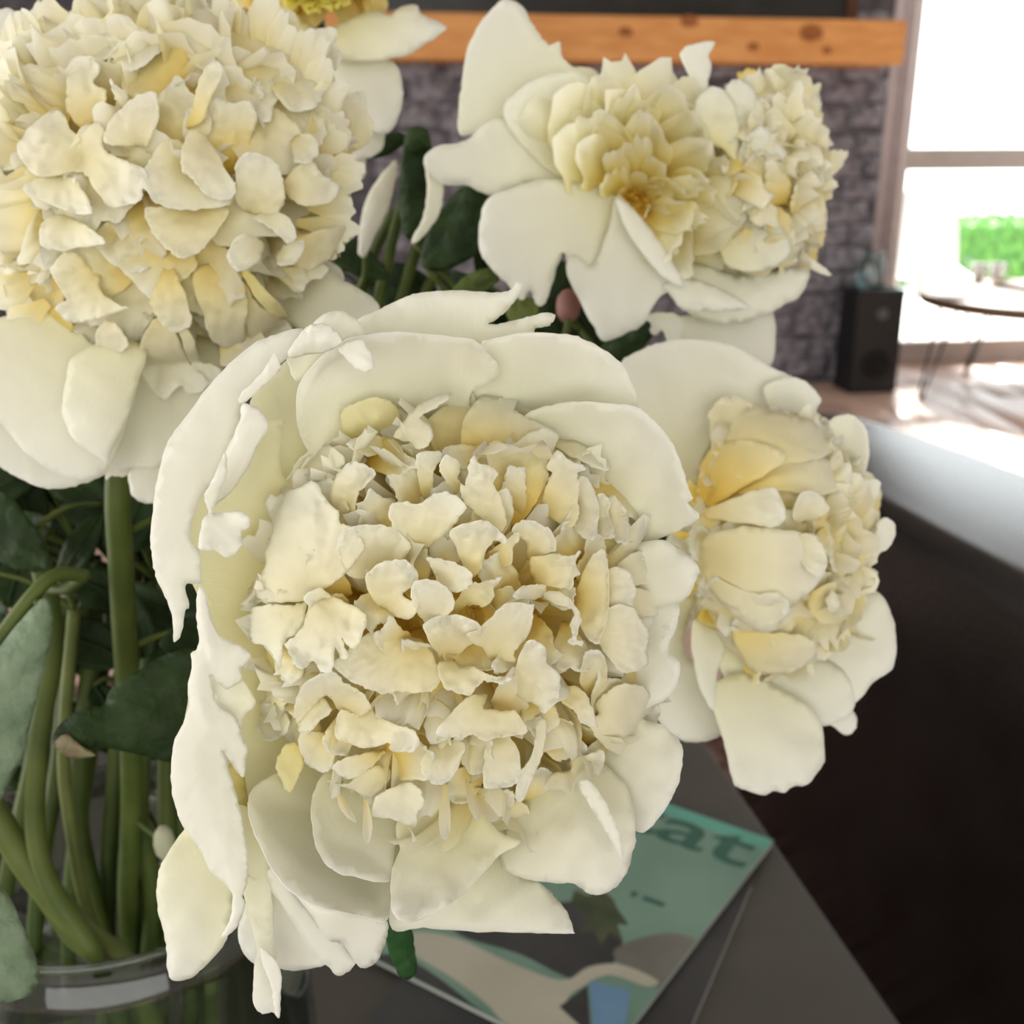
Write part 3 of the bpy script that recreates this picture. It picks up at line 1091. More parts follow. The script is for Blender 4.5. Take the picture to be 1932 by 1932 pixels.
def scale_petal(f, pts, base, off, lift, bulge, tone, root=.4, **kw):
    """inner petal lying over its neighbours like a scale: sunk at the root, free at the rim"""
    ds = [math.hypot(x - base[0], y - base[1]) for x, y in pts]
    lo, hi = min(ds), max(ds)
    q = []
    for (x, y), d in zip(pts, ds):
        t = (d - lo) / max(1e-6, hi - lo)
        k = root * max(0.0, 1 - t / .45)
        q.append((x + (base[0] - x) * k, y + (base[1] - y) * k))
    f.cent.append((sum(a for a, b in pts) / len(pts), sum(b for a, b in pts) / len(pts)))
    kw.setdefault('jag', 1.5)
    t0 = max(0.0, tone[0] - .12)
    return trace(f, q, base=base, z0=off + lift * .5 + 8, z1=off - lift * .5, p=.6, bulge=bulge * .3, tone=(t0, tone[1]), onball=True, lip=1.6, **kw)


def flakes(f, n, size, off=(0, 3), tone=(.5, 1), gap=.62, jit=70, rim=.94, step=8):
    """irregular inner petals between the others, lying over the ball with their roots towards its heart"""
    cx, cy, rx, ry, cz, fz = f.ball
    rnd = f.rnd
    made = 0
    for k in range(6000):
        if made >= n:
            break
        a = rnd.random() * 2 * math.pi
        r = math.sqrt(rnd.random()) * rim
        x, y = cx + rx * r * math.cos(a), cy + ry * r * math.sin(a)
        sz = rnd.uniform(*size)
        if any((x - p) ** 2 + (y - q) ** 2 < (sz * gap) ** 2 for p, q in f.cent):
            continue
        d = a + math.radians(rnd.gauss(0, jit))
        ca, sa = math.cos(d), math.sin(d)
        asp = rnd.uniform(1.0, 1.6)
        pts = []
        sd = rnd.random() * 90
        for i in range(14):
            th = 2 * math.pi * i / 14
            rr = sz * .5 * (1 + .5 * noise.noise((math.cos(th) * 1.4, math.sin(th) * 1.4, sd)))
            if math.cos(th) > .1:
                rr *= 1 + rnd.uniform(-.2, .16)
            u, v = rr * math.cos(th) * asp, rr * math.sin(th) / math.sqrt(asp)
            pts.append((x + u * ca - v * sa, y + u * sa + v * ca))
        base = (x - ca * sz * .75, y - sa * sz * .75)
        scale_petal(f, pts, base, rnd.uniform(*off), rnd.uniform(3, 9), rnd.uniform(0, 5), (tone[0] + rnd.uniform(-.2, .2), tone[1]), root=.3, crinkle=rnd.uniform(1.2, 2.8), step=step)
        made += 1


# ---------------------------------------------------------------- the large front peony
M = new_flower('large open cream peony in front of the others, ruffled ball inside broad white guard petals', 0.30, (860, 1170),
               (865, 1165, 392, 430, 38, 42), 21)


def G(pts, z0, z1, **kw):
    kw.setdefault('tone', (0.12, 1.0))
    kw.setdefault('m', PETW)
    kw.setdefault('crinkle', 0.9)
    kw.setdefault('name', 'guard_petal')
    kw.setdefault('tpow', .75)
    return trace(M, pts, z0=z0, z1=z1, **kw)


# upper guards
G([(470, 770), (520, 700), (600, 640), (700, 640), (760, 800), (720, 960), (620, 1040), (540, 1000), (500, 880)], 48, 34, bulge=-3, tone=(.2, .75))
G([(610, 660), (660, 612), (718, 583), (760, 562), (800, 552), (850, 548), (900, 550), (945, 552), (966, 545), (974, 533), (986, 535), (984, 548), (965, 576), (940, 600), (922, 612),
   (960, 607), (1000, 597), (1030, 590), (1046, 594), (1046, 603), (1033, 615), (1008, 628), (1080, 690), (1000, 880), (860, 960), (700, 850)], 44, 26, bulge=3)
G([(905, 660), (930, 640), (1000, 628), (1080, 633), (1130, 655), (1175, 690), (1195, 730), (1203, 757), (1198, 775), (1170, 830), (1100, 930), (1000, 990), (920, 960), (890, 820)], 44, 15, bulge=-4, p=1.3)
G([(560, 745), (590, 690), (640, 648), (690, 632), (760, 627), (860, 637), (900, 645), (925, 672), (940, 690), (938, 715), (915, 728), (885, 752), (900, 850), (880, 990), (780, 990), (660, 920), (575, 840)], 46, 4, bulge=-6, p=1.6)
G([(985, 790), (1040, 765), (1100, 758), (1150, 762), (1200, 768), (1240, 800), (1270, 840), (1290, 890), (1300, 925), (1307, 940), (1298, 952), (1318, 970), (1310, 985), (1270, 1005), (1240, 1018), (1160, 1050),
   (1020, 1080), (950, 1000), (955, 880)], 42, 10, bulge=-3, p=1.3)
G([(1240, 1018), (1280, 1035), (1318, 1070), (1310, 1100), (1298, 1125), (1270, 1140), (1180, 1150), (1020, 1150), (980, 1080), (1150, 1040)], 40, 14, bulge=2)
G([(1240, 1130), (1278, 1137), (1279, 1170), (1272, 1195), (1262, 1215), (1266, 1232), (1283, 1252), (1280, 1282), (1265, 1310), (1240, 1328), (1180, 1335), (1000, 1270), (960, 1180), (1120, 1130)], 40, 20, bulge=0)
G([(1200, 1350), (1245, 1365), (1270, 1385), (1288, 1410), (1284, 1460), (1270, 1500), (1250, 1535), (1225, 1562), (1200, 1568), (1140, 1510), (1040, 1410), (980, 1280), (1100, 1270)], 40, 16, bulge=2)
G([(1150, 1450), (1185, 1490), (1200, 1570), (1192, 1610), (1185, 1640), (1165, 1670), (1138, 1686), (1110, 1685), (1085, 1668), (1040, 1665), (980, 1655), (945, 1625), (955, 1560), (970, 1480), (960, 1350), (1060, 1370)], 36, 6, bulge=6)
G([(1090, 1478), (1120, 1480), (1165, 1560), (1175, 1620), (1160, 1600), (1125, 1540)], 4, 0, bulge=1, tone=(.9, 1))
# lower guards
G([(735, 1742), (800, 1750), (900, 1758), (1000, 1760), (1075, 1761), (1083, 1756), (1070, 1720), (1045, 1690), (1020, 1668), (960, 1625), (900, 1560), (820, 1480), (760, 1560)], 34, 12, bulge=3)
G([(740, 1640), (755, 1602), (748, 1560), (780, 1480), (860, 1440), (917, 1535), (945, 1572), (980, 1583), (976, 1594), (942, 1615), (891, 1670), (844, 1709), (789, 1736), (768, 1740), (744, 1727), (738, 1690)], 24, -6, bulge=-3, furrow=2.2, p=1.2)
G([(590, 1500), (640, 1440), (760, 1440), (765, 1540), (750, 1585), (740, 1632), (732, 1664), (675, 1655), (636, 1645), (611, 1624), (594, 1585)], 30, 2, bulge=-4, p=1.3)
G([(468, 1516), (480, 1486), (520, 1460), (600, 1420), (720, 1430), (760, 1560), (744, 1640), (738, 1696), (727, 1738), (683, 1730), (619, 1717), (569, 1696), (526, 1658), (492, 1598), (475, 1556)], 38, -4, bulge=-9, p=1.5)
G([(530, 1640), (569, 1690), (619, 1713), (683, 1727), (727, 1737), (731, 1755), (726, 1781), (709, 1815), (684, 1826), (670, 1815), (649, 1783), (619, 1772), (594, 1734), (560, 1690)], -3, 8, base=(640, 1700), tone=(.9, 1), bulge=1)
G([(505, 1640), (535, 1655), (594, 1734), (649, 1778), (672, 1815), (641, 1840), (615, 1819), (577, 1781), (535, 1712), (512, 1680)], 10, 16, base=(500, 1600), tone=(.85, 1), bulge=1)
G([(470, 1690), (510, 1640), (560, 1720), (615, 1790), (612, 1820), (560, 1830), (526, 1827), (479, 1817), (455, 1789), (450, 1751)], 18, 22, tone=(.8, 1), bulge=2)
G([(440, 1520), (505, 1560), (512, 1690), (521, 1815), (531, 1842), (530, 1866), (527, 1918), (515, 1910), (492, 1912), (478, 1887), (480, 1823), (484, 1785), (462, 1700), (445, 1620)], 14, 6, bulge=-1, tone=(.5, 1))
G([(492, 1790), (520, 1812), (531, 1842), (530, 1868), (526, 1920), (518, 1900), (512, 1860), (500, 1830)], 4, 2, base=(495, 1780), tone=(.95, 1))
G([(400, 1480), (346, 1566), (305, 1628), (297, 1666), (299, 1717), (314, 1781), (316, 1827), (327, 1849), (356, 1846), (382, 1827), (420, 1785), (433, 1751), (441, 1692), (470, 1560), (450, 1440)], 26, 14, bulge=3)
# left guards: deep inner face, then the rims that roll over
G([(455, 800), (482, 769), (506, 792), (534, 793), (534, 809), (530, 885), (560, 930), (600, 1000), (620, 1150), (620, 1300), (640, 1440), (600, 1530), (540, 1640), (480, 1660), (420, 1610), (360, 1510), (345, 1410), (362, 1290),
   (384, 1210), (380, 1140), (345, 1060), (338, 980), (350, 900), (400, 830)], 46, 10, bulge=-7, p=1.5, tone=(.12, .8))
G([(571, 621), (520, 632), (468, 656), (396, 726), (355, 782), (320, 828), (307, 863), (293, 928), (285, 998), (286, 1040), (294, 1086), (312, 1126), (326, 1167), (327, 1210), (342, 1197), (350, 1152), (357, 1145),
   (350, 1104), (378, 1101), (380, 1088), (376, 1040), (359, 1019), (363, 984), (382, 933), (420, 890), (450, 820), (459, 763), (500, 710), (560, 660)], 6, 8, base=(440, 880), bulge=3, tone=(.92, 1), crinkle=.5)
G([(450, 800), (459, 763), (482, 769), (498, 784), (506, 797), (505, 812), (488, 838), (470, 878), (455, 902), (438, 926), (413, 948), (396, 960), (400, 920), (420, 870)], 6, -2, base=(400, 1000), bulge=2, tone=(.85, 1))
G([(521, 667), (529, 685), (526, 702), (500, 725), (460, 761), (450, 750), (488, 710), (511, 677)], 0, -3, base=(455, 755), tone=(.95, 1), bulge=1)
G([(423, 854), (428, 868), (427, 898), (415, 928), (402, 966), (431, 965), (452, 964), (466, 973), (472, 984), (466, 998), (455, 1003), (456, 1025), (442, 1046), (423, 1051), (406, 1038), (378, 1038), (375, 1022),
   (382, 982), (393, 968), (385, 936), (398, 911), (415, 874)], -2, -8, base=(400, 960), tone=(.95, 1), bulge=1, crinkle=1.4)
G([(544, 664), (565, 632), (582, 615), (608, 611), (630, 621), (645, 640), (643, 650), (614, 664), (576, 669), (549, 675)], -2, -6, base=(580, 690), tone=(.92, 1), bulge=2)
G([(641, 656), (678, 641), (689, 650), (704, 672), (703, 696), (686, 701), (670, 693), (651, 675)], -2, -8, base=(630, 650), tone=(.95, 1), bulge=1)
G([(540, 660), (575, 628), (603, 599), (627, 589), (657, 591), (681, 613), (690, 632), (684, 653), (641, 660), (600, 690), (560, 720)], 12, 8, base=(600, 740), tone=(.75, .95), bulge=2)
G([(388, 1118), (396, 1153), (406, 1183), (418, 1202), (447, 1215), (466, 1226), (474, 1242), (455, 1261), (456, 1282), (433, 1299), (420, 1296), (404, 1280), (398, 1277), (409, 1325), (442, 1352), (452, 1374), (458, 1393),
   (467, 1411), (463, 1438), (460, 1467), (442, 1449), (421, 1417), (427, 1432), (441, 1484), (458, 1547), (467, 1611), (467, 1658), (457, 1690), (462, 1702), (458, 1726), (441, 1755), (418, 1770), (433, 1738), (437, 1683),
   (399, 1645), (378, 1602), (344, 1556), (334, 1530), (326, 1498), (323, 1457), (328, 1403), (342, 1371), (357, 1331), (355, 1298), (363, 1253), (359, 1234), (372, 1223), (376, 1201), (371, 1160), (374, 1110)],
  4, 0, base=(420, 1430), tone=(.95, 1), bulge=3.5, crinkle=.5, step=9)
G([(395, 1270), (440, 1270), (470, 1300), (482, 1330), (462, 1350), (455, 1375), (430, 1350), (405, 1320)], 8, 6, base=(540, 1300), tone=(.7, .95), bulge=1)
# yellow fleck petals deep in the cup
G([(641, 782), (655, 767), (700, 750), (732, 757), (752, 775), (760, 810), (720, 835), (670, 835), (648, 815)], 30, 20, tone=(.2, .5), m=PETW, crinkle=2.2, jag=1.6)
G([(521, 1440), (540, 1405), (565, 1405), (572, 1440), (548, 1495), (530, 1470)], 24, 20, tone=(.15, .45), m=PETW, jag=1.6)


def I(pts, base, off=-2, lift=5, bulge=2, tone=(.55, 1), **kw):
    kw.setdefault('crinkle', 1.3)
    kw.setdefault('step', 7)
    return scale_petal(M, pts, base, off, lift, bulge, tone, **kw)


I([(503, 1060), (501, 1038), (517, 998), (506, 971), (503, 949), (509, 932), (522, 938), (538, 925), (565, 920), (584, 909), (600, 914), (611, 938), (638, 965), (641, 987), (665, 995), (684, 1022), (684, 1041), (657, 1075),
   (608, 1105), (576, 1126), (544, 1133), (495, 1134), (479, 1115), (478, 1097), (493, 1083)], (600, 1140), -6, 3, 9, (.8, 1))
I([(528, 928), (549, 890), (571, 860), (590, 844), (608, 840), (627, 844), (651, 868), (638, 882), (616, 887), (611, 917), (590, 912), (563, 920)], (600, 940), -2, 6, 4, (.7, .95))
I([(627, 917), (643, 887), (668, 870), (700, 883), (708, 893), (697, 909), (676, 933), (673, 957), (668, 971), (641, 987), (638, 963), (622, 944)], (650, 990), -4, 6, 1, crinkle=3)
I([(654, 836), (684, 823), (716, 820), (732, 825), (732, 844), (716, 855), (695, 860), (670, 850)], (740, 840), -2, 8)
I([(735, 820), (748, 801), (778, 774), (800, 757), (847, 741), (845, 752), (820, 770), (794, 785), (812, 801), (818, 821), (809, 844), (794, 852), (780, 838), (748, 828)], (760, 830), -10, 6, 2, (.9, 1))
I([(770, 870), (800, 800), (850, 760), (885, 740), (915, 745), (925, 770), (880, 830), (830, 900)], (850, 930), 10, 8, 2, (.4, .75))
I([(905, 750), (940, 750), (965, 744), (976, 755), (970, 770), (985, 782), (1035, 812), (1010, 860), (920, 860), (860, 880), (870, 810)], (900, 940), 4, 10, 2, (.15, 1))
I([(919, 850), (934, 833), (966, 839), (998, 816), (1032, 810), (1053, 821), (1044, 847), (1032, 882), (1035, 902), (1012, 946), (966, 985), (942, 942), (925, 888)], (965, 1020), 0, 10, -2, (.15, 1))
I([(1050, 833), (1087, 833), (1134, 856), (1151, 876), (1142, 888), (1108, 876), (1058, 850)], (1030, 830), -4, 6, 1, (.75, 1))
I([(1032, 882), (1050, 850), (1070, 865), (1108, 885), (1090, 890), (1093, 917), (1090, 946), (1093, 969), (1084, 995), (1058, 975), (1041, 946), (1032, 917), (1041, 894)], (1000, 980), -5, 8, 2)
I([(1093, 902), (1113, 908), (1128, 946), (1128, 990), (1119, 1018), (1099, 1013), (1084, 998), (1093, 960)], (1060, 960), -4, 4, 3, (.75, 1))
I([(1128, 934), (1151, 943), (1148, 969), (1158, 1001), (1154, 1016), (1125, 1013), (1128, 975)], (1100, 980), -3, 4, 2, (.7, 1))
I([(1151, 937), (1169, 946), (1186, 972), (1186, 1004), (1183, 1027), (1157, 1016), (1148, 972)], (1120, 980), -3, 3, 2, (.7, 1))
I([(829, 882), (841, 860), (867, 871), (867, 888), (864, 902), (879, 914), (870, 932), (858, 930), (840, 905)], (870, 950), -5, 8)
I([(879, 914), (884, 880), (890, 865), (897, 858), (904, 876), (925, 879), (938, 891), (931, 914), (948, 937), (963, 970), (963, 995), (954, 1010), (942, 1004), (900, 960), (872, 940), (870, 915)], (910, 1010), -9, 4, 5, (.75, 1), crinkle=2.5)
I([(786, 862), (809, 852), (829, 853), (832, 865), (818, 888), (818, 917), (806, 937), (792, 932), (789, 902)], (810, 950), -3, 6)
I([(735, 955), (760, 948), (790, 950), (824, 930), (855, 932), (880, 955), (867, 975), (850, 998), (803, 1027), (770, 1030), (745, 1005)], (800, 1050), -7, 5, 4, (.7, 1))
I([(850, 1004), (881, 987), (910, 982), (931, 992), (955, 1016), (954, 1027), (934, 1021), (916, 1039), (913, 1068), (890, 1091), (876, 1070), (861, 1033)], (880, 1100), -7, 6, 2, crinkle=3)
I([(960, 1016), (977, 1004), (979, 1018), (968, 1033), (966, 1062), (948, 1071), (916, 1062), (920, 1040)], (900, 1080), -2, 9, 1, (.4, .9))
I([(966, 1001), (989, 981), (1021, 990), (1041, 1004), (1050, 1033), (1032, 1045), (1006, 1045), (995, 1018)], (980, 1070), -4, 6, 2)
I([(1006, 1045), (1041, 1045), (1076, 1050), (1095, 1039), (1085, 1062), (1093, 1082), (1084, 1089), (1076, 1110), (1064, 1112), (1027, 1101), (1009, 1078)], (990, 1100), -6, 6, 1, crinkle=3)
I([(806, 1052), (838, 1057), (876, 1069), (890, 1086), (889, 1101), (876, 1113), (853, 1118), (832, 1107), (824, 1084)], (820, 1110), -8, 5, 3, (.8, 1))
I([(887, 1101), (905, 1101), (928, 1095), (948, 1088), (931, 1110), (932, 1127), (916, 1144), (905, 1139), (882, 1136), (867, 1147), (858, 1153), (853, 1142), (861, 1124)], (870, 1160), -7, 6, 1, crinkle=2.5)
I([(954, 1141), (1003, 1140), (1005, 1153), (1000, 1191), (977, 1226), (977, 1247), (937, 1240), (922, 1243), (908, 1220), (880, 1200), (905, 1185)], (930, 1250), -8, 6, 2, (.7, 1))
I([(968, 1124), (986, 1107), (1012, 1102), (1030, 1103), (1027, 1116), (1009, 1130), (989, 1131)], (1030, 1130), -8, 3, 1, (.85, 1))
I([(1027, 1113), (1053, 1111), (1073, 1124), (1087, 1147), (1096, 1168), (1087, 1205), (1099, 1207), (1099, 1217), (1082, 1217), (1070, 1211), (1079, 1200), (1076, 1179), (1082, 1153), (1058, 1142), (1038, 1127)], (1010, 1130), -9, 3, 1, (.9, 1))
I([(1148, 1144), (1192, 1144), (1209, 1171), (1225, 1194), (1221, 1226), (1221, 1255), (1186, 1269), (1169, 1266), (1151, 1243), (1137, 1211), (1137, 1191)], (1100, 1200), -7, 3, 4, (.8, 1), crinkle=1)
I([(1151, 1072), (1180, 1075), (1198, 1104), (1195, 1139), (1186, 1144), (1154, 1144), (1148, 1113)], (1110, 1110), -5, 3, 3, (.75, 1))
I([(1172, 1062), (1198, 1042), (1232, 1050), (1244, 1074), (1250, 1090), (1215, 1104), (1196, 1098)], (1140, 1100), -2, 3, 3, (.75, 1))
I([(1198, 1104), (1232, 1115), (1256, 1127), (1258, 1153), (1227, 1162), (1209, 1162), (1195, 1139)], (1150, 1140), -3, 3, 3, (.75, 1))
I([(1160, 1301), (1177, 1289), (1212, 1295), (1227, 1313), (1244, 1333), (1241, 1359), (1224, 1382), (1228, 1397), (1224, 1414), (1186, 1426), (1151, 1417), (1131, 1402), (1125, 1379), (1148, 1353), (1145, 1327)], (1090, 1330), -7, 2, 6, (.8, 1))
I([(977, 1249), (998, 1208), (1029, 1223), (1032, 1252), (1053, 1269), (1057, 1295), (1050, 1324), (1027, 1347), (1012, 1330), (989, 1321), (980, 1301)], (950, 1300), -8, 5, 4, (.75, 1), crinkle=2.5)
I([(1024, 1353), (1037, 1382), (1021, 1432), (1003, 1469), (989, 1507), (977, 1513), (974, 1492), (983, 1455), (1000, 1432), (1009, 1403), (1009, 1374)], (1010, 1340), -9, 4, 1, (.9, 1))
I([(913, 1397), (942, 1388), (966, 1388), (980, 1426), (977, 1475), (954, 1484), (916, 1487), (913, 1446)], (930, 1370), -6, 5, 2, (.7, 1))
I([(824, 1385), (853, 1345), (876, 1318), (908, 1318), (905, 1345), (919, 1347), (954, 1350), (977, 1347), (995, 1374), (989, 1385), (942, 1391), (913, 1400), (896, 1388), (867, 1391)], (930, 1300), -8, 6, 2, (.7, 1))
I([(818, 1258), (855, 1255), (873, 1269), (902, 1263), (919, 1272), (937, 1275), (966, 1281), (951, 1289), (931, 1287), (908, 1287), (887, 1310), (855, 1304), (838, 1295)], (860, 1230), -8, 5, 1, (.7, 1), crinkle=2.5)
I([(627, 1253), (643, 1239), (670, 1212), (700, 1191), (738, 1200), (778, 1212), (809, 1225), (825, 1250), (830, 1290), (800, 1307), (759, 1304), (721, 1308), (684, 1296), (657, 1282)], (790, 1190), -4, 5, 5, (.6, .95))
I([(705, 1310), (760, 1306), (810, 1312), (850, 1345), (824, 1385), (790, 1385), (760, 1365), (720, 1345)], (720, 1300), 6, 6, -2, (.15, .6))
I([(555, 1331), (576, 1290), (625, 1266), (649, 1288), (678, 1304), (700, 1333), (692, 1344), (662, 1350), (643, 1331), (617, 1312), (590, 1331), (568, 1363), (560, 1355)], (640, 1380), -5, 6, 2, (.6, 1))
I([(638, 1342), (662, 1350), (700, 1336), (721, 1358), (751, 1368), (778, 1377), (792, 1401), (778, 1417), (738, 1417), (735, 1401), (697, 1413), (662, 1403), (633, 1387)], (690, 1330), -6, 5, 3, (.7, 1), crinkle=2.2)
I([(456, 1185), (466, 1161), (485, 1145), (517, 1140), (549, 1148), (579, 1140), (582, 1158), (565, 1193), (536, 1212), (530, 1253), (522, 1250), (503, 1220), (477, 1212)], (570, 1130), -7, 3, 5, (.75, 1))
I([(538, 1212), (565, 1191), (582, 1148), (617, 1129), (643, 1132), (670, 1145), (689, 1161), (689, 1183), (670, 1223), (654, 1215), (643, 1202), (657, 1239), (643, 1242), (633, 1223), (625, 1269), (603, 1266), (592, 1247),
   (573, 1261), (557, 1255), (544, 1228)], (620, 1120), -9, 5, 3, (.75, 1), crinkle=2.2)
I([(498, 1228), (522, 1250), (533, 1272), (540, 1309), (533, 1339), (517, 1325), (522, 1350), (512, 1358), (490, 1336), (482, 1309), (495, 1269)], (510, 1210), 0, 4, 1, (.25, .65), m=PETW)
I([(486, 1342), (514, 1352), (538, 1347), (547, 1363), (538, 1385), (514, 1398), (495, 1390), (487, 1377)], (520, 1320), -3, 4, 3, (.7, 1))
I([(565, 1385), (598, 1382), (625, 1387), (635, 1417), (619, 1457), (590, 1449), (571, 1428)], (630, 1380), -2, 6, 1, (.5, .95))
I([(627, 1447), (657, 1430), (697, 1422), (732, 1420), (716, 1438), (684, 1460), (652, 1468)], (720, 1410), -4, 6, 2)
I([(617, 1473), (657, 1479), (676, 1460), (711, 1447), (740, 1460), (732, 1484), (711, 1498), (692, 1503), (657, 1487)], (730, 1440), -6, 6, 2, (.7, 1))
I([(704, 1539), (706, 1511), (724, 1495), (785, 1481), (800, 1503), (796, 1526), (786, 1535), (783, 1560), (743, 1547)], (760, 1470), -12, 4, 2, (.92, 1))
I([(1027, 1487), (1038, 1466), (1082, 1461), (1087, 1437), (1111, 1423), (1134, 1414), (1140, 1432), (1132, 1461), (1119, 1484), (1087, 1504), (1056, 1492)], (1060, 1430), -6, 4, 3, (.7, 1), crinkle=3)
I([(916, 1539), (951, 1527), (983, 1516), (998, 1527), (995, 1550), (977, 1568), (954, 1582), (931, 1568)], (940, 1490), -3, 5, 3, (.6, 1))
I([(1060, 1300), (1102, 1304), (1115, 1330), (1125, 1370), (1096, 1363), (1082, 1340), (1062, 1330)], (1050, 1280), -4, 6, 1)
I([(1093, 1275), (1102, 1237), (1116, 1226), (1140, 1237), (1145, 1281), (1125, 1304), (1102, 1298)], (1110, 1320), -4, 6, -3, (.5, 1))
I([(1110, 1060), (1140, 1040), (1148, 1090), (1148, 1160), (1137, 1195), (1128, 1215), (1105, 1200), (1100, 1140)], (1060, 1130), -3, 8, 1, (.45, .95))
I([(690, 1090), (720, 1062), (760, 1055), (785, 1075), (785, 1100), (760, 1120), (790, 1140), (775, 1170), (740, 1150), (700, 1125)], (720, 1160), -7, 6, 2, (.7, 1), crinkle=2.5)
I([(640, 1010), (700, 990), (745, 1000), (775, 1035), (740, 1060), (690, 1085), (650, 1080)], (720, 1100), -3, 6, 3, (.65, 1))
I([(780, 1100), (820, 1095), (850, 1120), (855, 1150), (825, 1175), (800, 1170), (780, 1140)], (810, 1190), -8, 5, 2, (.8, 1))
I([(800, 1180), (850, 1160), (900, 1175), (905, 1200), (870, 1225), (820, 1230)], (850, 1250), -4, 6, 2, (.6, 1), crinkle=2.5)
I([(840, 1230), (880, 1205), (925, 1235), (930, 1262), (890, 1262), (850, 1255)], (880, 1200), 3, 4, 0, (.3, .75))
I([(800, 1420), (840, 1400), (875, 1400), (872, 1430), (850, 1470), (820, 1480), (795, 1450)], (830, 1390), -6, 5, 2, (.7, 1), crinkle=2.5)
# strand petals at the foot of the ball
for a, b, w_ in (((880, 1470), (895, 1555), 26), ((840, 1480), (838, 1592), 30), ((690, 1510), (697, 1598), 26), ((770, 1560), (790, 1580), 26), ((900, 1500), (930, 1560), 40), ((640, 1500), (660, 1560), 40)):
    pixstrip(M, a, b, 10, -2, w_, .4, 1, (.5, 1), roundness=.6, tpow=.8)
flakes(M, 58, (70, 130), tone=(.22, 1))
nb = ball_petals(M, 112, width=(16, 28), curl=(.4, 1.5), scale=.96, zmin=-.05, tone=(.0, 1.0), swirl=.9)

# ---------------------------------------------------------------- the left peony
L_ = new_flower('big round ruffled cream peony with white lower petals above a thick green stem', 0.37, (320, 350),
                (312, 335, 360, 350, 46, 48), 33)


def LG(pts, z0, z1, **kw):
    kw.setdefault('tone', (0.5, 1.0))
    kw.setdefault('m', PETW)
    kw.setdefault('name', 'guard_petal')
    kw.setdefault('tpow', .75)
    return trace(L_, pts, z0=z0, z1=z1, **kw)


LG([(117, 777), (125, 720), (141, 670), (217, 640), (275, 660), (262, 718), (254, 750), (235, 805), (213, 848), (204, 874), (185, 862), (140, 830)], 20, 8, bulge=3)
LG([(-60, 700), (0, 600), (150, 600), (240, 680), (240, 800), (206, 878), (170, 902), (130, 902), (87, 882), (43, 848), (4, 800), (-30, 780)], 32, 18, bulge=4)
LG([(-60, 830), (0, 880), (40, 905), (90, 922), (150, 915), (190, 899), (205, 892), (213, 899), (246, 886), (240, 780), (100, 720), (-60, 740)], 44, 30, bulge=3)
LG([(200, 888), (213, 897), (248, 885), (300, 880), (340, 840), (420, 720), (400, 640), (300, 640), (240, 700)], 46, 34, bulge=3)
LG([(245, 870), (250, 935), (290, 950), (320, 935), (340, 850), (300, 790)], 40, 40, bulge=2)
LG([(540, 520), (608, 502), (645, 528), (678, 546), (717, 580), (705, 640), (656, 660), (590, 640), (520, 580)], 48, 40, bulge=3)
LG([(560, 480), (612, 490), (635, 500), (648, 530), (600, 560)], 56, 54)
LG([(1, 18), (20, 15), (38, 35), (30, 60), (45, 90), (100, 150), (40, 130), (-30, 60), (-20, 20)], 60, 50, tone=(.9, 1))


def LI(pts, base, off=-2, lift=5, bulge=3, tone=(.55, 1), **kw):
    kw.setdefault('crinkle', 1.5)
    kw.setdefault('step', 7)
    return scale_petal(L_, pts, base, off, lift, bulge, tone, **kw)


LI([(267, 330), (283, 304), (309, 265), (343, 263), (345, 300), (370, 340), (420, 345), (440, 372), (420, 390), (340, 395), (300, 385), (275, 360)], (370, 300), -6, 4, 6, (.65, 1))
LI([(350, 246), (370, 244), (402, 283), (432, 330), (445, 350), (435, 375), (395, 372), (365, 340), (343, 320), (342, 290)], (400, 260), -10, 4, 3, (.8, 1))
LI([(445, 313), (460, 291), (482, 289), (513, 300), (530, 322), (536, 357), (534, 387), (519, 404), (482, 398), (452, 389), (439, 370), (447, 346)], (470, 410), -9, 4, 7, (.75, 1))
LI([(275, 392), (340, 400), (400, 380), (432, 392), (425, 415), (400, 450), (370, 480), (340, 487), (322, 475), (300, 455), (285, 430)], (370, 370), -5, 6, 4, (.6, .9))
LI([(395, 120), (418, 122), (415, 152), (400, 180), (389, 222), (358, 240), (352, 228), (367, 189), (373, 161)], (355, 245), -8, 8, 1, (.5, 1))
LI([(198, 270), (206, 230), (239, 196), (261, 180), (289, 174), (300, 200), (298, 228), (289, 261), (283, 274), (239, 270)], (260, 280), -10, 5, 4, (.8, 1))
LI([(208, 150), (222, 165), (239, 176), (245, 196), (230, 204), (217, 183)], (240, 210), -8, 5, 1, (.85, 1))
LI([(128, 122), (157, 104), (178, 115), (189, 130), (178, 152), (185, 165), (200, 172), (200, 207), (185, 222), (150, 239), (122, 207), (126, 174)], (170, 250), -5, 6, 3, (.55, 1))
LI([(74, 224), (113, 209), (141, 239), (183, 226), (202, 241), (207, 274), (239, 304), (278, 326), (270, 352), (261, 380), (204, 389), (174, 350), (130, 340), (74, 335), (43, 304), (33, 272)], (150, 300), -6, 3, 6, (.75, 1), crinkle=2.2)
LI([(43, 352), (74, 335), (141, 337), (161, 365), (174, 393), (170, 404), (139, 402), (109, 391), (65, 370)], (120, 320), -7, 4, 3, (.75, 1))
LI([(74, 452), (80, 419), (113, 408), (157, 423), (187, 443), (196, 460), (165, 465), (109, 473), (83, 465)], (130, 400), -7, 4, 3, (.75, 1))
LI([(96, 510), (115, 480), (139, 476), (152, 502), (167, 521), (180, 532), (189, 560), (228, 576), (239, 582), (196, 597), (152, 608), (122, 602), (104, 580), (124, 563), (109, 539)], (200, 500), -6, 4, 6, (.65, 1))
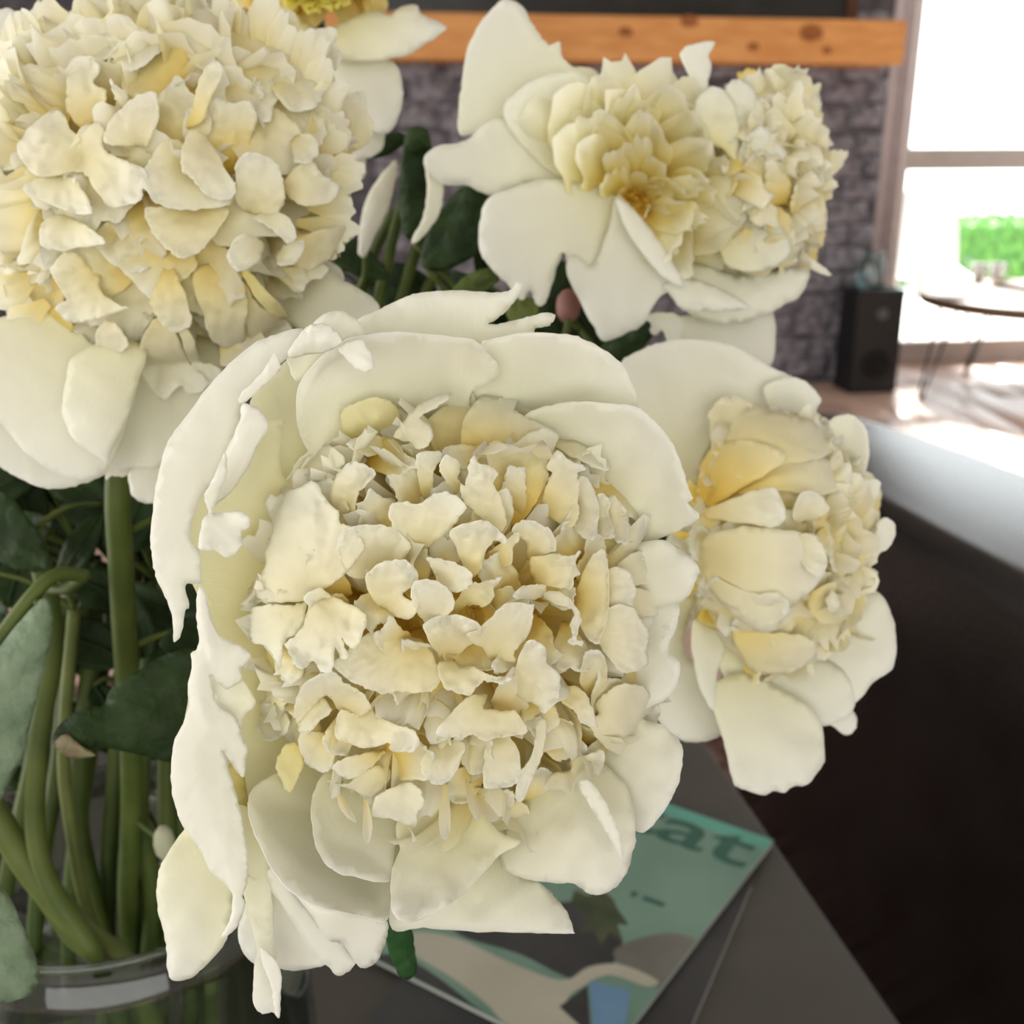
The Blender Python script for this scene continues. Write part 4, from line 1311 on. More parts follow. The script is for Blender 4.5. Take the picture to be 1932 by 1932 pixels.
LI([(178, 630), (196, 615), (217, 617), (241, 645), (235, 660), (191, 682), (185, 667)], (210, 590), -16, 6, 2, (.85, 1))
LI([(72, 690), (98, 661), (128, 633), (161, 642), (178, 659), (172, 685), (141, 707), (113, 710), (87, 703)], (130, 600), -10, 4, 3, (.75, 1))
LI([(80, 620), (100, 590), (135, 600), (135, 630), (100, 665), (85, 650)], (110, 560), -6, 4, 0, (.1, .35), m=PETW)
LI([(285, 565), (304, 519), (335, 523), (352, 565), (361, 610), (348, 621), (330, 628), (311, 619), (293, 593)], (320, 490), -8, 6, 3, (.5, .95))
LI([(330, 628), (367, 641), (378, 680), (404, 689), (420, 706), (396, 726), (370, 702), (352, 673)], (340, 590), -14, 5, 2, (.8, 1))
LI([(261, 652), (283, 619), (326, 632), (357, 684), (383, 706), (391, 728), (357, 747), (341, 728), (311, 754), (283, 728), (265, 695)], (310, 570), -12, 6, 3, (.75, 1))
LI([(352, 540), (382, 524), (460, 524), (469, 567), (463, 611), (452, 661), (417, 654), (395, 633), (382, 589)], (410, 460), -4, 8, 3, (.5, .95))
LI([(458, 515), (480, 520), (504, 552), (545, 593), (526, 602), (495, 576), (469, 541)], (440, 480), -6, 6, 1, (.25, .5), m=PETW)
LI([(470, 560), (500, 590), (540, 605), (560, 640), (530, 660), (490, 650), (465, 620)], (430, 480), -6, 6, 2, (.6, 1))
LI([(430, 478), (452, 443), (489, 450), (493, 485), (480, 500), (452, 512), (436, 500)], (500, 460), -14, 4, 3, (.9, 1))
LI([(478, 411), (515, 402), (543, 409), (560, 446), (543, 459), (526, 443), (504, 430), (482, 422)], (500, 390), -12, 4, 2, (.85, 1))
LI([(526, 500), (539, 472), (571, 454), (569, 480), (547, 500)], (510, 460), -10, 4, 1, (.8, 1))
LI([(560, 480), (600, 440), (660, 425), (672, 440), (645, 465), (612, 495), (575, 515)], (520, 440), -8, 4, 2, (.6, 1))
LI([(545, 340), (580, 300), (610, 330), (640, 350), (625, 380), (580, 390), (560, 380)], (520, 360), -8, 4, 3, (.7, 1))
LI([(560, 270), (590, 255), (600, 290), (575, 310), (555, 300)], (540, 250), -6, 4, 1, (.7, 1))
# pointed petals of the right and upper outline
for a, b, w_, cu_ in (((480, 120), (503, -4), 55, .3), ((470, 130), (462, 22), 45, .3), ((500, 140), (538, 30), 45, .3), ((520, 170), (560, 62), 60, .3), ((540, 190), (598, 70), 70, .25), ((550, 230), (622, 118), 60, .3),
                      ((560, 250), (640, 155), 65, .3), ((560, 280), (645, 215), 60, .4), ((570, 300), (655, 250), 60, .4), ((580, 330), (685, 318), 70, .3), ((580, 350), (680, 350), 60, .3), ((580, 390), (668, 400), 60, .4),
                      ((560, 420), (676, 436), 55, .3), ((560, 450), (650, 470), 60, .5), ((540, 480), (615, 510), 60, .4), ((520, 510), (578, 535), 50, .5), ((430, 130), (415, 5), 70, .3), ((380, 120), (360, -10), 80, .3),
                      ((320, 110), (300, -15), 90, .3), ((260, 110), (230, -10), 90, .3), ((200, 110), (160, -5), 80, .3), ((140, 120), (90, 5), 70, .3), ((90, 150), (45, 30), 60, .3), ((60, 190), (12, 95), 70, .3), ((50, 240), (-10, 170), 80, .3),
                      ((60, 460), (-20, 480), 90, .5), ((70, 520), (-10, 560), 80, .5), ((90, 570), (20, 620), 70, .5), ((200, 590), (160, 640), 70, .4), ((250, 590), (260, 640), 60, .4), ((460, 590), (480, 670), 60, .4), ((420, 640), (450, 690), 60, .5)):
    pixstrip(L_, a, b, 26, 30, w_, cu_, 1, (.45, 1), notch=.25, ruffle=.16)
flakes(L_, 30, (130, 215), gap=.5, tone=(.3, 1), off=(1, 5))
ball_petals(L_, 150, width=(20, 38), curl=(.3, 1.3), scale=.95, zmin=-.1, tone=(.0, 1))

# ---------------------------------------------------------------- the upper right peony
U_ = new_flower('side-facing cream peony with a deep yellow heart, in front of the stone wall and beam', 0.47, (1195, 380),
                (1442, 345, 104, 198, 34, 40), 44)


def UG(pts, z0, z1, **kw):
    kw.setdefault('tone', (0.4, 1.0))
    kw.setdefault('m', PETW)
    kw.setdefault('name', 'guard_petal')
    kw.setdefault('tpow', .75)
    return trace(U_, pts, z0=z0, z1=z1, **kw)


UG([(865, 250), (868, 180), (880, 100), (905, 45), (940, 5), (958, -2), (985, 12), (1005, 45), (1025, 75), (1040, 85), (1052, 78), (1058, 85), (1060, 105), (1080, 125), (1130, 140), (1150, 250), (1060, 300), (950, 270), (900, 255)], 40, 20, bulge=-4)
UG([(950, 215), (985, 165), (1040, 140), (1100, 140), (1150, 200), (1190, 330), (1100, 350), (1010, 300)], 30, 14, bulge=-3, tone=(.2, .95))
UG([(800, 300), (830, 275), (880, 265), (930, 225), (985, 240), (1050, 290), (1100, 340), (1040, 350), (990, 350), (945, 365), (920, 368), (880, 350), (830, 345)], 30, 14, bulge=3, tone=(.6, 1))
UG([(800, 300), (830, 275), (850, 300), (838, 350), (830, 400), (795, 450), (776, 456), (798, 410), (806, 350)], 22, 22, bulge=1, tone=(.8, .9))
UG([(920, 375), (906, 420), (905, 470), (920, 500), (945, 525), (965, 545), (984, 566), (1000, 548), (1012, 574), (1028, 574), (1040, 540), (1062, 478), (1075, 510), (1090, 545), (1120, 540), (1150, 500), (1160, 420), (1180, 385), (1120, 350), (1040, 338), (985, 348)], 22, 6, bulge=3, tone=(.55, 1))
UG([(1160, 372), (1180, 380), (1225, 440), (1285, 520), (1280, 545), (1245, 560), (1215, 610), (1190, 625), (1142, 644), (1125, 625), (1100, 580), (1068, 510), (1085, 480), (1120, 500), (1150, 420)], 14, 4, bulge=2, tone=(.8, 1))
UG([(1163, 378), (1183, 383), (1227, 433), (1288, 530), (1274, 538), (1238, 510), (1186, 443), (1170, 404)], 6, -1, bulge=2, tone=(.9, 1))
UG([(1251, 535), (1304, 526), (1366, 548), (1416, 579), (1397, 585), (1335, 588), (1289, 585), (1264, 557)], 8, 2, base=(1300, 480), bulge=3, tone=(.85, 1))
UG([(1270, 500), (1335, 500), (1397, 520), (1460, 510), (1525, 510), (1510, 557), (1484, 573), (1444, 594), (1382, 612), (1329, 603), (1290, 580)], 24, 16, bulge=4, tone=(.7, .95))
UG([(1215, 600), (1240, 590), (1275, 592), (1290, 610), (1285, 650), (1266, 658), (1250, 625), (1232, 632)], 20, 18, bulge=1, tone=(.85, 1))
UG([(1280, 600), (1340, 600), (1400, 605), (1458, 590), (1455, 690), (1400, 690), (1330, 680), (1290, 655)], 34, 34, bulge=2, tone=(.8, 1))
UG([(1283, 100), (1304, 85), (1348, 79), (1338, 104), (1342, 128), (1335, 170), (1340, 230), (1305, 230), (1305, 165), (1293, 128)], 14, 8, base=(1320, 240), bulge=1, tone=(.8, 1))
UG([(1500, 470), (1535, 490), (1567, 515), (1558, 520), (1525, 505), (1500, 490)], 26, 26, tone=(.7, .95))
UG([(1310, 200), (1340, 165), (1375, 178), (1392, 230), (1388, 300), (1362, 280), (1330, 262)], 6, 0, base=(1330, 320), bulge=1, tone=(.3, .95), crinkle=1.5)
UG([(1368, 180), (1385, 150), (1420, 165), (1432, 230), (1438, 300), (1405, 340), (1382, 270)], 10, 2, base=(1370, 330), bulge=1, tone=(.35, 1), crinkle=1.5)
UG([(1388, 300), (1430, 240), (1470, 262), (1488, 320), (1445, 352), (1405, 410)], 8, 0, base=(1360, 380), bulge=2, tone=(.4, 1), crinkle=1.6)
UG([(1360, 430), (1410, 390), (1470, 420), (1490, 480), (1440, 510), (1370, 500)], 12, 4, base=(1320, 430), bulge=2, tone=(.3, .95), crinkle=1.8)
# radiating inner petals around the yellow heart
rnd = U_.rnd
for ring, (r0, r1, wpx, n, zt, zr) in enumerate(((18, 300, 150, 13, 12, 46), (16, 250, 130, 12, 6, 42), (14, 200, 100, 11, 0, 38), (10, 140, 60, 10, 0, 34), (6, 80, 36, 10, 10, 34))):
    for i in range(n):
        a = math.radians(-148 + 205 * (i + rnd.uniform(-.3, .3)) / (n - 1))     # image angle, y down
        sq = 0.98 if math.sin(a) < 0 else 0.62
        ex_ = 0.78 if math.cos(a) < 0 else 0.98
        rr = r1 * rnd.uniform(.88, 1.06)
        aa = (1195 + r0 * math.cos(a), 382 + r0 * math.sin(a))
        bb = (1198 + rr * ex_ * math.cos(a), 384 + rr * sq * math.sin(a))
        pixstrip(U_, aa, bb, zr, zt, wpx * rnd.uniform(.8, 1.2), rnd.uniform(.2, .8), 1 if rnd.random() < .7 else -1, (.0, .95), notch=.18, ruffle=.18, tpow=1.3, m=PETU, rootw=.28, cup=rnd.uniform(0, .3))
flakes(U_, 22, (60, 95), gap=.6, tone=(.45, .95))
ball_petals(U_, 85, width=(18, 30), curl=(.5, 1.5), scale=.97, zmin=-.2, tone=(.25, .95))
for i in range(26):
    a = rnd.random() * 6.28
    rr = rnd.random() ** .5 * 40
    p = (1200 + rr * math.cos(a), 390 + rr * .8 * math.sin(a))
    pixstrip(U_, p, (p[0] + rnd.uniform(-22, 22), p[1] + rnd.uniform(-24, 20)), 30, 18, 14, .5, 1, (0.0, .3), nu=3, nv=5)

# ---------------------------------------------------------------- the right peony
R_ = new_flower('cream peony at the right hanging before the black armchair, ragged petals below', 0.40, (1330, 1000),
                (1470, 1030, 165, 262, 44, 44), 55)


def RG(pts, z0, z1, **kw):
    kw.setdefault('tone', (0.4, 1.0))
    kw.setdefault('m', PETW)
    kw.setdefault('name', 'guard_petal')
    kw.setdefault('tpow', .75)
    return trace(R_, pts, z0=z0, z1=z1, **kw)


RG([(1170, 690), (1210, 660), (1250, 645), (1300, 640), (1380, 650), (1450, 690), (1500, 715), (1520, 760), (1450, 800), (1380, 820), (1330, 860), (1305, 950), (1260, 880), (1195, 760)], 50, 44, bulge=-4)
RG([(1440, 740), (1466, 716), (1495, 712), (1523, 722), (1548, 752), (1540, 775), (1546, 790), (1481, 815)], 44, 40, tone=(.7, 1))
RG([(1564, 830), (1564, 795), (1600, 781), (1628, 800), (1639, 830), (1637, 874), (1620, 915), (1580, 900), (1550, 860)], 36, 28, bulge=-2, tone=(.5, 1))
RG([(1580, 925), (1630, 905), (1662, 910), (1650, 950), (1645, 975), (1631, 993), (1564, 983)], 30, 26, tone=(.6, 1))
RG([(1630, 1045), (1648, 1012), (1655, 985), (1676, 977), (1690, 996), (1682, 1028), (1655, 1046)], 24, 18, tone=(.9, 1), base=(1600, 1050))
RG([(1580, 1128), (1647, 1112), (1683, 1159), (1691, 1221), (1683, 1263), (1647, 1288), (1616, 1325), (1574, 1315), (1500, 1260), (1500, 1160)], 38, 22, bulge=4, tone=(.6, 1))
RG([(1500, 1330), (1574, 1318), (1611, 1345), (1616, 1371), (1596, 1387), (1564, 1366), (1523, 1360)], 34, 32, bulge=1, tone=(.85, 1))
RG([(1340, 1300), (1398, 1270), (1481, 1305), (1543, 1350), (1556, 1428), (1540, 1460), (1523, 1480), (1495, 1484), (1481, 1495), (1460, 1492), (1440, 1500), (1400, 1488), (1383, 1475), (1367, 1407), (1350, 1350)], 24, 8, bulge=3, furrow=1.8, tone=(.5, 1))
RG([(1310, 1170), (1345, 1185), (1367, 1221), (1352, 1273), (1347, 1340), (1321, 1299), (1305, 1221)], 26, 12, bulge=2, tone=(.6, 1))
RG([(1235, 1345), (1285, 1395), (1340, 1397), (1367, 1370), (1340, 1290), (1290, 1220), (1310, 1130), (1270, 1140), (1240, 1240)], 40, 32, bulge=2, tone=(.5, .95))
RG([(1350, 1215), (1435, 1230), (1512, 1235), (1590, 1263), (1610, 1340), (1543, 1370), (1461, 1335), (1383, 1304)], 32, 20, bulge=2, tone=(.45, 1))


def RI(pts, base, off=-2, lift=5, bulge=3, tone=(.55, 1), **kw):
    kw.setdefault('crinkle', 1.5)
    return scale_petal(R_, pts, base, off, lift, bulge, tone, **kw)


RI([(1305, 1040), (1312, 1010), (1340, 992), (1409, 985), (1512, 1004), (1543, 1014), (1559, 1066), (1533, 1112), (1490, 1150), (1461, 1190), (1419, 1185), (1373, 1159), (1330, 1118)], (1340, 1060), -8, 4, 8, (.65, 1))
RI([(1500, 1010), (1535, 1010), (1560, 1050), (1550, 1090), (1520, 1070)], (1480, 1030), -14, 4, 2, (.8, 1))
RI([(1341, 957), (1409, 931), (1461, 921), (1481, 962), (1471, 993), (1409, 988), (1347, 983)], (1320, 970), -8, 4, 4, (.6, 1))
RI([(1492, 973), (1512, 931), (1543, 931), (1564, 962), (1523, 978)], (1520, 1000), -10, 5, 2, (.8, 1))
RI([(1315, 940), (1326, 870), (1373, 830), (1450, 838), (1481, 869), (1409, 915), (1350, 950)], (1310, 980), -3, 6, 2, (.12, .75))
RI([(1388, 915), (1440, 880), (1512, 848), (1580, 880), (1600, 915), (1550, 935), (1480, 925)], (1340, 960), -5, 4, 4, (.3, 1))
RI([(1337, 790), (1347, 766), (1383, 745), (1461, 776), (1554, 797), (1595, 823), (1560, 860), (1500, 862), (1440, 838), (1380, 830)], (1400, 920), -8, 6, 3, (.55, 1), crinkle=2.5)
RI([(1350, 1090), (1420, 1120), (1470, 1120), (1490, 1150), (1450, 1180), (1400, 1160), (1350, 1130)], (1320, 1080), -10, 4, 1, (.7, 1), crinkle=2.5)
RI([(1540, 1130), (1590, 1090), (1640, 1080), (1650, 1120), (1600, 1170), (1550, 1180)], (1500, 1120), -8, 4, 3, (.6, 1))
RI([(1370, 1200), (1440, 1210), (1520, 1200), (1540, 1240), (1480, 1270), (1410, 1260)], (1400, 1150), -8, 5, 2, (.5, .95))
RI([(1560, 1130), (1575, 1115), (1585, 1140), (1570, 1155)], (1555, 1120), -14, 2, 1, (.95, 1))
for a, b, w_ in (((1300, 1010), (1262, 1012), 26), ((1310, 950), (1290, 900), 30), ((1320, 1100), (1285, 1135), 14), ((1330, 1150), (1330, 1190), 40), ((1400, 1240), (1440, 1290), 40), ((1330, 1080), (1420, 1100), 34), ((1330, 1060), (1400, 1070), 30),
                 ((1480, 1200), (1510, 1290), 60), ((1540, 1180), (1600, 1230), 60), ((1600, 1000), (1645, 1060), 60), ((1560, 900), (1600, 850), 60)):
    pixstrip(R_, a, b, 30, 18, w_, .4, 1, (.05, .6 if b[0] < 1345 else .95), ruffle=.14)
flakes(R_, 34, (90, 150), gap=.5, tone=(.25, 1))
ball_petals(R_, 110, width=(18, 32), curl=(.5, 1.6), scale=.95, zmin=-.15, tone=(.05, .95))

# ---------------------------------------------------------------- peony at the top, mostly out of the picture
T_ = new_flower('half hidden peony behind the others with bright yellow inner petals and drooping white guard petals', 0.50, (590, -40), (590, -60, 150, 120, 40, 40), 66)


def TG(pts, z0, z1, **kw):
    kw.setdefault('tone', (0.3, 1.0))
    kw.setdefault('m', PETW)
    kw.setdefault('name', 'guard_petal')
    kw.setdefault('tpow', .75)
    return trace(T_, pts, z0=z0, z1=z1, **kw)


TG([(560, 30), (600, 55), (640, 45), (700, 22), (735, 28), (755, 14), (785, 10), (797, 28), (835, 45), (838, 58), (800, 85), (765, 105), (700, 115), (630, 110), (570, 90)], 20, 6, bulge=3)
TG([(600, 80), (660, 90), (720, 105), (748, 125), (760, 160), (755, 210), (735, 250), (700, 245), (660, 210), (620, 150)], 24, 14, bulge=4, tone=(.7, 1))
TG([(630, 240), (690, 215), (724, 215), (725, 268), (705, 295), (660, 302), (630, 280)], 30, 26, bulge=2, tone=(.8, 1))
TG([(675, 470), (690, 380), (720, 330), (748, 303), (748, 335), (730, 400), (705, 450), (690, 485)], 34, 34, bulge=2, tone=(.8, 1))
TG([(640, 200), (672, 230), (690, 300), (680, 340), (640, 300)], 40, 40, tone=(.7, 1))
for i in range(36):
    a = math.radians(T_.rnd.uniform(20, 165))
    pixstrip(T_, (590 + 20 * math.cos(a), -50), (595 + 118 * math.cos(a) * T_.rnd.uniform(.5, 1), -50 + 98 * math.sin(a) * T_.rnd.uniform(.6, 1)), 20, 4, T_.rnd.uniform(26, 46), .4, 1, (.2, .9), m=PETY)
ball_petals(T_, 50, width=(16, 26), tone=(.1, .5), zmin=-.1)

# ================================================================== stems and leaves
rs = random.Random(77)


def leaf(f_root, pts3, wid, m, name='leaf', nn=None, fold=0.25, ripple=0.06, seg=10):
    """leaf blade along a 3D midline"""
    path = catmull([Vector(p) for p in pts3], max(2, seg // max(1, len(pts3) - 1)))
    n = len(path)
    sd = rs.random() * 50
    co, fc = [], []
    nu = 6
    L0 = sum((path[i + 1] - path[i]).length for i in range(n - 1))
    for i, p in enumerate(path):
        t = (path[min(i + 1, n - 1)] - path[max(i - 1, 0)]).normalized()
        nv = (nn or (CAM - p)).normalized()
        nv = (nv - t * nv.dot(t)).normalized()
        b = t.cross(nv)
        s = i / (n - 1)
        w = wid * .5 * (math.sin(math.pi * (0.04 + 0.94 * s ** .8)) ** .8)
        for k in range(nu + 1):
            u = k / nu * 2 - 1
            co.append(p + b * (w * u) - nv * (fold * w * (1 - abs(u)) * 1) + nv * (ripple * wid * noise.noise((s * 5, u * 2, sd))))
    for i in range(n - 1):
        for k in range(nu):
            v = i * (nu + 1) + k
            fc.append((v, v + 1, v + nu + 2, v + nu + 1))
    me = bpy.data.meshes.new(name)
    me.from_pydata(co, [], fc)
    o = link(name, me, m, f_root)
    s = o.modifiers.new('thick', 'SOLIDIFY')
    s.thickness = 0.0004
    # midrib
    bm = bmesh.new()
    add_tube(bm, [q - ((nn or (CAM - q)).normalized()) * (fold * wid * .3 * 0) for q in path], [max(.0003, .0009 * (1 - i / n)) for i in range(n)], 5)
    from_bm('midrib', bm, m, o, True)
    return o


def pleaf(f, pts, wid_px, m, seg=10, **kw):
    """leaf through pixels with depths in metres"""
    P3 = [W(x, y, d) for x, y, d in pts]
    dm = sum(p[2] for p in pts) / len(pts)
    return leaf(f.root, P3, wid_px * dm / F, m, seg=seg, **kw)


def vb(a, r=0.045, z=0.03):
    """a foot point on the vase bottom"""
    return Vector((VC.x + r * math.cos(a), VC.y + r * math.sin(a), TZ + z))


def vr(x, y, z=0.0):
    return Vector((VC.x + x, VC.y + y, RZ + z))


STEMS = []


RAWSTEM = []


def stemtube(f, ctrl, r, m, pin=8):
    """note a stem; all stems are laid out together so that none passes through another or through the glass"""
    RAWSTEM.append((f, [Vector(c) for c in ctrl[:-1]], r, m, pin))


def vase_inner(z):
    prof = [(TZ + .015, .060), (TZ + .02, .074), (TZ + .05, .0825), (TZ + .11, .0845), (RZ - .03, .0805), (RZ + .004, .0805)]
    if z <= prof[0][0]:
        return prof[0][1]
    for (z0, r0), (z1, r1) in zip(prof, prof[1:]):
        if z <= z1:
            return r0 + (r1 - r0) * (z - z0) / (z1 - z0)
    return prof[-1][1]


def lay_stems():
    n = len(RAWSTEM)
    slots = [(.0145 * math.sqrt(k + .3) * math.cos(2.39996 * k), .0145 * math.sqrt(k + .3) * math.sin(2.39996 * k)) for k in range(n)]
    want = []
    for f, c, r, m, pin in RAWSTEM:
        d = Vector((c[-1].x - VC.x, c[-1].y - VC.y))
        want.append(d if d.length < .07 else d.normalized() * .07)
    left = list(range(n))
    feet = {}
    for i in sorted(range(n), key=lambda k: -want[k].length):
        b = min(left, key=lambda k: (slots[k][0] - want[i].x) ** 2 + (slots[k][1] - want[i].y) ** 2)
        left.remove(b)
        feet[i] = Vector((VC.x + slots[b][0], VC.y + slots[b][1], TZ + .022))
    P, R, I, FIX, span = [], [], [], [], []
    for i, (f, c, r, m, pin) in enumerate(RAWSTEM):
        path = catmull(c + [feet[i]], 24)
        acc = [0.0]
        for a, b in zip(path, path[1:]):
            acc.append(acc[-1] + (b - a).length)
        k = max(8, int(acc[-1] / .005))
        st = len(P)
        j = 0
        for q in range(k + 1):
            t = acc[-1] * q / k
            while j < len(acc) - 2 and acc[j + 1] < t:
                j += 1
            w = (t - acc[j]) / max(1e-9, acc[j + 1] - acc[j])
            P.append(tuple(path[j].lerp(path[j + 1], w)))
            R.append(r[0] + (r[1] - r[0]) * q / k)
            I.append(i)
            FIX.append(1.0 if q >= pin else 0.0)
        span.append((st, len(P)))
    P, R, I, FIX = np.array(P), np.array(R), np.array(I), np.array(FIX)
    P0 = P.copy()
    for it in range(160):
        last = it > 135
        low = np.nonzero(P[:, 2] < RZ + .26)[0]
        Q = P[low]
        g = Q @ Q.T
        sq = np.diag(g)
        d2 = sq[:, None] + sq[None, :] - 2 * g
        lim = R[low][:, None] + R[low][None, :] + .0017
        hit = (d2 < lim * lim) & (I[low][:, None] < I[low][None, :])
        a, b = np.nonzero(hit)
        push = np.zeros_like(P)
        if len(a):
            A, B = low[a], low[b]
            dv = P[A] - P[B]
            dl = np.sqrt((dv ** 2).sum(1)) + 1e-7
            mv_ = dv / dl[:, None] * ((lim[a, b] - dl) * .5)[:, None]
            cnt = np.zeros(len(P))
            np.add.at(push, A, mv_)
            np.add.at(push, B, -mv_)
            np.add.at(cnt, A, 1)
            np.add.at(cnt, B, 1)
            push /= np.maximum(1, cnt * .6)[:, None]
        P += push * FIX[:, None]
        # spread the shift along each stem so that it bends softly
        if not last or it % 3 == 0:
            D = P - P0
            for s0, s1 in span:
                seg = D[s0:s1]
                sm_ = seg.copy()
                sm_[1:-1] = seg[1:-1] * .5 + (seg[:-2] + seg[2:]) * .25
                D[s0:s1] = sm_
            P = P0 + D * FIX[:, None]
        # keep to the inside of the glass
        for k in np.nonzero(P[:, 2] < RZ + .012)[0]:
            dx, dy = P[k, 0] - VC.x, P[k, 1] - VC.y
            rr = math.hypot(dx, dy)
            mx_ = vase_inner(P[k, 2]) - R[k] - .003
            if rr > mx_:
                P[k, 0] = VC.x + dx / rr * mx_
                P[k, 1] = VC.y + dy / rr * mx_
            P[k, 2] = max(P[k, 2], TZ + .0165 + R[k])
    for (s0, s1), (f, c, r, m, pin) in zip(span, RAWSTEM):
        path = [Vector(p) for p in P[s0:s1]]
        bm = bmesh.new()
        add_tube(bm, path, [float(q) for q in R[s0:s1]], 10)
        from_bm('stem', bm, m, f.root, True)
        STEMS.append((f, path))


def near_stem(p, f=None):
    return min(((g, q) for g, path in STEMS for q in path if f is None or g is f), key=lambda e: (e[1] - p).length)


# flower stems, from the back of each head through the vase mouth to its bottom
stemtube(M, [W(860, 1180, .345), W(700, 1330, .40), W(470, 1500, .46), vr(.05, -.02, -.02), vb(2.6)], (.0042, .0038), STEM)
stemtube(L_, [W(270, 500, .425), W(225, 880, .435), W(228, 1060, .45), W(238, 1250, .475), W(250, 1450, .50), vb(-1.0)], (.0052, .0046), STEM)
stemtube(U_, [W(1290, 400, .52), W(1000, 620, .54), W(700, 960, .55), vr(.055, .03, .02), vb(3.4)], (.0045, .004), STEM)
stemtube(R_, [W(1400, 1030, .45), W(1150, 1200, .47), W(800, 1420, .50), vr(.06, .0, -.02), vb(3.0)], (.0045, .004), STEM)
stemtube(T_, [W(590, -20, .55), W(620, 500, .56), W(480, 1000, .57), vr(.03, .04, 0), vb(4.2)], (.0045, .004), STEM)

# leafy stems without a visible head
lspec = [
    ('bent leafy stem with a large grey-green leaf by the vase rim', [(60, 1000, .47), (100, 1200, .475), (70, 1420, .48), (80, 1640, .48), (230, 1900, .49)], .0045, STEM),
    ('thick light green stem crossing the glass diagonally below the rim', [(-120, 1380, .48), (-20, 1520, .48), (60, 1650, .485), (150, 1770, .49), (260, 1910, .50)], .0060, STEML),
    ('thin yellow-green stem beside the thick diagonal one', [(-40, 1480, .50), (40, 1620, .50), (130, 1760, .505), (230, 1900, .51)], .0042, STEML),
    ('upright olive stem in the water behind the white drooping petal', [(300, 1100, .53), (262, 1500, .53), (290, 1700, .54), (250, 1960, .55)], .0048, STEM),
    ('pale upright stem near the right side of the vase', [(420, 1300, .52), (400, 1700, .53), (405, 1800, .53), (400, 2000, .54)], .0034, STEML),
    ('dark olive stem leaning left inside the vase', [(175, 1050, .562), (150, 1500, .55), (190, 1700, .55), (230, 1930, .56)], .005, STEM),
    ('slender pale side shoot between the thicker stems', [(140, 1150, .51), (120, 1420, .51), (140, 1600, .51), (165, 1720, .515), (230, 1900, .52)], .003, STEML),
    ('stem hidden low behind the large front peony', [(380, 1150, .55), (330, 1600, .55), (300, 1800, .56), (290, 1980, .56)], .005, STEM),
]
for k_ in range(9):
    x_ = 20 + 62 * k_
    d_ = .545 + .03 * ((k_ * 7) % 5) / 5
    lspec.append(('dark olive stem crowded among the others in the vase water', [(x_ + 140 - 30 * k_, 1060, d_), (x_ + 80 - 18 * k_, 1250, d_), (x_ + 40 - 10 * k_, 1450, d_), (x_ - 10, 1680, d_), (x_ - 30 + 12 * k_, 1930, d_ + .01)], .0042, STEM))
LS = []
for i, (lab, pts, r, m_) in enumerate(lspec):
    p3 = [W(*p) for p in pts]
    foot = vb(i * .8 + 1.0, .035)
    f = Flower()
    f.root = thing('leafy_stem', lab, 'stem', foot, 'bare leafy stems in the vase')
    stemtube(f, p3 + [foot], (r, r * .9), m_, 0)
    LS.append(f)
lay_stems()

# traced leaves
def flat_leaf(f, pts, d0, d1, base, m, stalk=True, **kw):
    class Q:
        pass
    q = Q()
    q.D0 = d0
    q.rnd = rs
    q.root = f.root
    q.c = base
    q.n = 0
    o = trace(q, pts, base=base, z0=0, z1=(d1 - d0) * 1000, m=m, name='leaf', tone=(1, 1), crinkle=2.0, furrow=1.5, jag=.6, **kw)
    if stalk:
        bp_ = min((v.co for v in o.data.vertices), key=lambda v: (v - W(base[0], base[1], d0)).length).copy()
        sp_ = near_stem(bp_, f)[1]
        tube('leaf_stalk', [bp_, (bp_ + sp_) * .5, sp_], (.0012, .0018), STEM, f.root, 4, 6)
    return o


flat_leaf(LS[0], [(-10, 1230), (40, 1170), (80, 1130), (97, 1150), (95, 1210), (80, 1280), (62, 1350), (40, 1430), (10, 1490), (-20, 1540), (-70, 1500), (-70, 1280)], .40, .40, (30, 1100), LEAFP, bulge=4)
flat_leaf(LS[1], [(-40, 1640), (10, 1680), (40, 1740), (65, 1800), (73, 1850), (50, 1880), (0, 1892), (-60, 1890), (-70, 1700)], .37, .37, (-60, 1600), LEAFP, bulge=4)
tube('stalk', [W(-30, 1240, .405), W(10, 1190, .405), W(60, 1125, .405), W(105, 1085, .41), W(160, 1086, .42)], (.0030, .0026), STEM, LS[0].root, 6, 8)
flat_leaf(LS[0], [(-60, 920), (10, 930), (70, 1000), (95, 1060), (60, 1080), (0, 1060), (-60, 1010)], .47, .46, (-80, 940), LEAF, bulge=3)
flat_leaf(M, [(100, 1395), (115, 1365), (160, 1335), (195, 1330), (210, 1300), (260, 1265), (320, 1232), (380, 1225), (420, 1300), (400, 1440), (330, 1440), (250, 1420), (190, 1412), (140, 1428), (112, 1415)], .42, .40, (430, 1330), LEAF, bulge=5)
flat_leaf(M, [(105, 1400), (112, 1418), (140, 1430), (180, 1425), (150, 1405), (125, 1385)], .398, .398, (150, 1400), stalk=False, m=mat('leaf_pink_edge', (0.22, 0.12, 0.09), .5, .3, noise_scale=60, col2=(0.16, 0.16, 0.08)), bulge=1)
flat_leaf(M, [(300, 1215), (345, 1175), (390, 1160), (400, 1215), (350, 1245)], .43, .41, (420, 1200), LEAF, bulge=2)
flat_leaf(U_, [(768, 250), (790, 238), (812, 258), (812, 330), (808, 400), (792, 452), (765, 445), (752, 380), (758, 300)], .52, .50, (780, 460), LEAF, bulge=3)
flat_leaf(U_, [(845, 380), (880, 352), (922, 368), (908, 420), (905, 470), (872, 497), (830, 512), (795, 500), (806, 440)], .51, .50, (800, 520), LEAF, bulge=3)
flat_leaf(U_, [(1130, 665), (1160, 630), (1215, 605), (1235, 625), (1200, 668), (1160, 684)], .50, .49, (1120, 680), LEAF, bulge=3)
